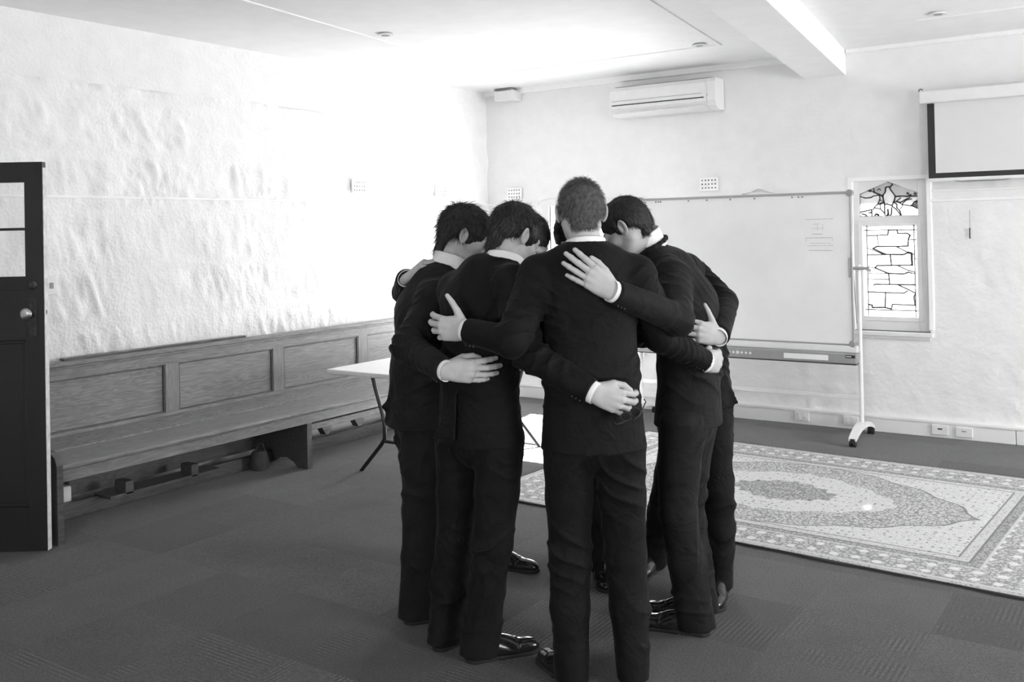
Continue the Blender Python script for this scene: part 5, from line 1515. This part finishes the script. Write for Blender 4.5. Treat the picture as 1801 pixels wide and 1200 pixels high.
POSES = {
  'front': dict(
    fac=(-0.586, 0.810, 0.000), neck=(-1.747, 3.046, 1.565), head=(-1.796, 3.095, 1.689), hd=(-0.591, 0.736, -0.329), hroll=0,
    shL=(-1.891, 2.949, 1.455), elL=(-1.880, 2.753, 1.245), wrL=(-2.068, 2.746, 1.275), fL=(-0.979, -0.198, 0.054), nL=(-0.224, 0.975, 0.000),
    shR=(-1.603, 3.144, 1.448), elR=(-1.588, 3.303, 1.218), wrR=(-1.488, 3.493, 1.105), fR=(0.145, 0.986, -0.082), nR=(-0.989, 0.145, 0.000),
    chest=(-1.747, 3.047, 1.374), waist=(-1.731, 3.037, 1.121), pelv=(-1.741, 3.058, 0.897), hipL=(-1.815, 3.008, 0.863), knL=(-1.819, 3.010, 0.454),
    anL=(-1.811, 2.983, 0.088), ftL=(-0.835, 0.550, 0.000), hipR=(-1.666, 3.109, 0.860), knR=(-1.654, 3.122, 0.450), anR=(-1.627, 3.109, 0.084),
    ftR=(-0.430, 0.903, 0.000),
  ),
  'nearleft': dict(
    fac=(0.209, 0.978, 0.000), neck=(-2.111, 3.041, 1.502), head=(-2.110, 3.137, 1.604), hd=(0.338, 0.765, -0.549), hroll=0,
    shR=(-2.000, 2.948, 1.421), elR=(-1.886, 2.859, 1.190), wrR=(-1.644, 2.892, 1.068), fR=(0.750, 0.547, -0.371), nR=(-0.493, 0.868, 0.050),
    shL=(-2.318, 3.023, 1.389), elL=(-2.287, 3.227, 1.198), wrL=(-2.442, 3.328, 1.157), fL=(-0.915, 0.404, 0.000), nL=(-0.404, -0.915, 0.000),
    chest=(-2.185, 2.993, 1.335), waist=(-2.195, 2.989, 1.086), pelv=(-2.201, 3.011, 0.887), hipR=(-2.106, 3.004, 0.844), knR=(-2.143, 2.983, 0.449),
    anR=(-2.200, 2.973, 0.092), ftR=(0.553, 0.833, 0.000), hipL=(-2.316, 3.031, 0.806), knL=(-2.347, 3.015, 0.406), anL=(-2.382, 2.995, 0.067),
    ftL=(0.250, 0.968, 0.000),
  ),
  'farleft': dict(
    fac=(0.661, 0.750, 0.000), neck=(-2.536, 3.236, 1.479), head=(-2.476, 3.300, 1.611), hd=(0.677, 0.572, -0.464), hroll=0,
    shR=(-2.466, 3.068, 1.349), elR=(-2.445, 2.866, 1.180), wrR=(-2.175, 2.760, 1.124), fR=(0.854, 0.519, -0.040), nR=(-0.426, 0.899, 0.101),
    shL=(-2.693, 3.300, 1.376), elL=(-2.666, 3.454, 1.133), wrL=(-2.636, 3.631, 1.194), fL=(0.111, 0.988, 0.108), nL=(0.994, -0.112, 0.000),
    chest=(-2.593, 3.175, 1.280), waist=(-2.626, 3.168, 1.058), pelv=(-2.638, 3.174, 0.888), hipR=(-2.575, 3.121, 0.844), knR=(-2.607, 3.116, 0.465),
    anR=(-2.634, 3.126, 0.080), ftR=(0.620, 0.785, 0.000), hipL=(-2.701, 3.229, 0.813), knL=(-2.708, 3.253, 0.440), anL=(-2.690, 3.270, 0.066),
    ftL=(0.697, 0.717, 0.000),
  ),
  'right': dict(
    fac=(-0.958, -0.287, 0.000), neck=(-1.775, 3.631, 1.545), head=(-1.851, 3.542, 1.627), hd=(-0.743, -0.180, -0.644), hroll=0,
    shL=(-1.621, 3.495, 1.419), elL=(-1.501, 3.276, 1.291), wrL=(-1.597, 2.962, 1.407), fL=(-0.658, -0.471, 0.587), nL=(-0.561, 0.826, 0.050),
    shR=(-1.720, 3.839, 1.433), elR=(-1.866, 4.032, 1.212), wrR=(-1.893, 4.280, 1.190), fR=(0.112, 0.994, 0.000), nR=(-0.263, -0.965, 0.000),
    chest=(-1.660, 3.688, 1.296), waist=(-1.648, 3.699, 1.063), pelv=(-1.664, 3.690, 0.872), hipL=(-1.642, 3.585, 0.840), knL=(-1.647, 3.561, 0.482),
    anL=(-1.610, 3.616, 0.083), ftL=(-0.985, -0.172, 0.000), hipR=(-1.679, 3.778, 0.802), knR=(-1.702, 3.754, 0.437), anR=(-1.658, 3.764, 0.112),
    ftR=(-0.943, -0.333, 0.000),
  ),
  'backright': dict(
    fac=(-0.428, -0.904, -0.000), neck=(-1.961, 4.049, 1.494), head=(-2.017, 3.925, 1.606), hd=(-0.347, -0.748, -0.566), hroll=0,
    shL=(-1.786, 4.060, 1.399), elL=(-1.598, 3.960, 1.294), wrL=(-1.495, 3.644, 1.187), fL=(-0.528, -0.809, 0.259), nL=(-0.793, 0.607, 0.053),
    shR=(-1.970, 4.202, 1.381), elR=(-2.107, 4.196, 1.108), wrR=(-2.211, 4.283, 1.150), fR=(-0.993, 0.024, 0.115), nR=(0.271, -0.963, 0.000),
    chest=(-1.858, 4.109, 1.271), waist=(-1.808, 4.122, 1.051), pelv=(-1.795, 4.109, 0.874), hipL=(-1.720, 4.064, 0.831), knL=(-1.685, 4.044, 0.472),
    anL=(-1.689, 4.070, 0.084), ftL=(0.238, -0.971, -0.000), hipR=(-1.874, 4.153, 0.822), knR=(-1.944, 4.133, 0.477), anR=(-2.071, 4.197, 0.089),
    ftR=(0.065, -0.998, -0.000),
  ),
  'backleft': dict(
    fac=(0.904, -0.428, 0.000), neck=(-2.593, 3.778, 1.477), head=(-2.388, 3.649, 1.574), hd=(0.739, -0.212, -0.640), hroll=0,
    shR=(-2.728, 3.542, 1.389), elR=(-2.849, 3.339, 1.355), wrR=(-2.663, 3.126, 1.430), fR=(0.680, 0.339, 0.651), nR=(0.545, 0.307, -0.780),
    shL=(-2.557, 3.900, 1.363), elL=(-2.460, 4.018, 1.110), wrL=(-2.419, 4.141, 1.183), fL=(0.261, 0.959, 0.108), nL=(0.794, -0.607, 0.000),
    chest=(-2.678, 3.747, 1.289), waist=(-2.751, 3.796, 1.079), pelv=(-2.788, 3.822, 0.900), hipR=(-2.818, 3.777, 0.844), knR=(-2.769, 3.767, 0.482),
    anR=(-2.753, 3.831, 0.094), ftR=(0.978, 0.208, 0.000), hipL=(-2.792, 3.892, 0.829), knL=(-2.840, 3.888, 0.455), anL=(-2.893, 3.881, 0.076),
    ftL=(0.999, 0.038, 0.000),
  ),
  'backmid': dict(
    fac=(0.337, -0.941, -0.000), neck=(-2.297, 3.954, 1.476), head=(-2.219, 3.764, 1.590), hd=(0.322, -0.738, -0.593), hroll=0,
    shR=(-2.444, 3.904, 1.364), elR=(-2.447, 3.929, 1.120), wrR=(-2.537, 4.146, 1.136), fR=(-0.790, 0.604, 0.105), nR=(-0.686, -0.728, 0.000),
    shL=(-2.182, 4.106, 1.357), elL=(-2.127, 4.147, 1.112), wrL=(-2.209, 4.369, 1.128), fL=(-0.270, 0.957, 0.105), nL=(0.929, 0.369, 0.000),
    chest=(-2.317, 3.992, 1.275), waist=(-2.328, 4.035, 1.074), pelv=(-2.327, 4.037, 0.903), hipR=(-2.401, 3.988, 0.845), knR=(-2.392, 3.950, 0.488),
    anR=(-2.380, 3.939, 0.099), ftR=(0.385, -0.923, -0.000), hipL=(-2.257, 4.086, 0.841), knL=(-2.245, 4.026, 0.484), anL=(-2.254, 4.000, 0.098),
    ftL=(0.578, -0.816, 0.000),
  ),
}
FLARES = {'nearleft': [((-2.198, 2.848, 1.031), (-2.296, 2.838, 0.856), (-2.201, 2.836, 0.857))], 'farleft': [((-2.638, 3.075, 1.069), (-2.740, 3.056, 0.899), (-2.643, 3.111, 0.844))], 'right': [((-1.582, 3.707, 1.066), (-1.557, 3.763, 0.804), (-1.611, 3.703, 0.805))], 'backright': [((-1.677, 4.067, 1.015), (-1.594, 4.088, 0.847), (-1.680, 4.019, 0.797))]}


def flare(*pts): return [tuple(pts)]
make_person('front', POSES['front'], 'man with fair cropped hair seen from behind, nearest in the huddle', M['suit'], 'cropped', M['hair_fair'], dict(L='wrap', R='drape'), 0.0055, 3, hem=0.838, collar=(0.0, 0.023))
make_person('nearleft', POSES['nearleft'], 'dark-haired man left of the front man, hand holding sunglasses on his back', M['suit'], 'thick', M['hair_dark'], dict(L='soft', R='grip'), 0.0055, 7, hem=0.822, flares=FLARES['nearleft'], collar=(0.0, 0.031))
make_person('farleft', POSES['farleft'], 'man with shaggy hair in profile at the left edge of the huddle', M['suit2'], 'shaggy', M['hair_mid'], dict(L='soft', R='soft'), 0.0055, 11, hem=0.815, flares=FLARES['farleft'], collar=(0.006, 0.048))
make_person('right', POSES['right'], 'man with head deeply bowed at the right, one hand flat on the front man', M['suit2'], 'bowed', M['hair_mid'], dict(L='flat', R='soft'), 0.0055, 15, hem=0.822, flares=FLARES['right'], collar=(0.020, 0.045))
make_person('backright', POSES['backright'], 'mostly hidden man behind the right-hand man, his elbow sticking out', M['suit'], 'short', M['hair_dark'], dict(L='spread', R='soft'), 0.008, 19, hem=0.82, flares=FLARES['backright'])
make_person('backleft', POSES['backleft'], 'mostly hidden man at the far left, hand on the shaggy-haired man\'s shoulder', M['suit2'], 'thick', M['hair_dark'], dict(L='soft', R='drape'), 0.008, 23, hem=0.82)
make_person('backmid', POSES['backmid'], 'mostly hidden man at the far side, a shoe showing between the front man\'s legs', M['suit'], 'thick', M['hair_dark'], dict(L='soft', R='soft'), 0.008, 27, hem=0.82)

# sunglasses dangling from the hand on the front man's back
GL = dict(t1=[(-1.491, 2.972, 1.043), (-1.482, 2.966, 1.037), (-1.490, 2.955, 1.013), (-1.497, 2.944, 0.991), (-1.509, 2.936, 0.980)],
  t2=[(-1.519, 2.935, 0.985), (-1.532, 2.927, 0.976), (-1.553, 2.918, 0.966), (-1.568, 2.914, 0.961), (-1.575, 2.915, 0.968)],
  r1=[(-1.501, 2.960, 1.002), (-1.503, 2.958, 0.994), (-1.508, 2.955, 0.989), (-1.515, 2.950, 0.987), (-1.522, 2.945, 0.989), (-1.528, 2.941, 0.995), (-1.529, 2.940, 1.003), (-1.527, 2.941, 1.010), (-1.522, 2.945, 1.016), (-1.515, 2.950, 1.018), (-1.508, 2.955, 1.015), (-1.502, 2.958, 1.010)],
  r2=[(-1.528, 2.941, 0.987), (-1.530, 2.940, 0.980), (-1.535, 2.936, 0.976), (-1.543, 2.931, 0.974), (-1.550, 2.927, 0.976), (-1.555, 2.923, 0.981), (-1.557, 2.922, 0.988), (-1.555, 2.923, 0.994), (-1.549, 2.927, 0.999), (-1.542, 2.931, 1.001), (-1.535, 2.936, 0.999), (-1.530, 2.940, 0.994)])
sg = empty('sunglasses', GL['r1'][0]); tag(sg, 'thin dark sunglasses dangling from the hand on the front man\'s lower back', 'sunglasses')
_iv = Matrix.Translation(-Vector(GL['r1'][0]))
def sgp(mb, name, mat):
    o = mb.build(name, mat, sg, True); o.matrix_parent_inverse = _iv; return o
sgp(MB().tube(GL['t1'], 0.0024, 8), 'temple', M['brass_dark']); sgp(MB().tube(GL['t2'], 0.0024, 8), 'temple', M['brass_dark'])
for k_ in ('r1', 'r2'):
    rim = sgp(MB().tube(GL[k_], 0.0016, 8, True), 'rim', M['brass_dark'])
    ln = MB(); ln.bm.faces.new([ln.bm.verts.new(p) for p in GL[k_]])
    bmesh.ops.solidify(ln.bm, geom=ln.bm.faces[:], thickness=0.0015)
    ln.build('lens', M['shoe'], rim)
sgp(MB().tube([GL['r1'][6], tuple((Vector(GL['r1'][6]) + Vector(GL['r2'][0])) / 2 + Vector((0, 0, 0.003))), GL['r2'][0]], 0.002, 8), 'bridge', M['brass_dark'])
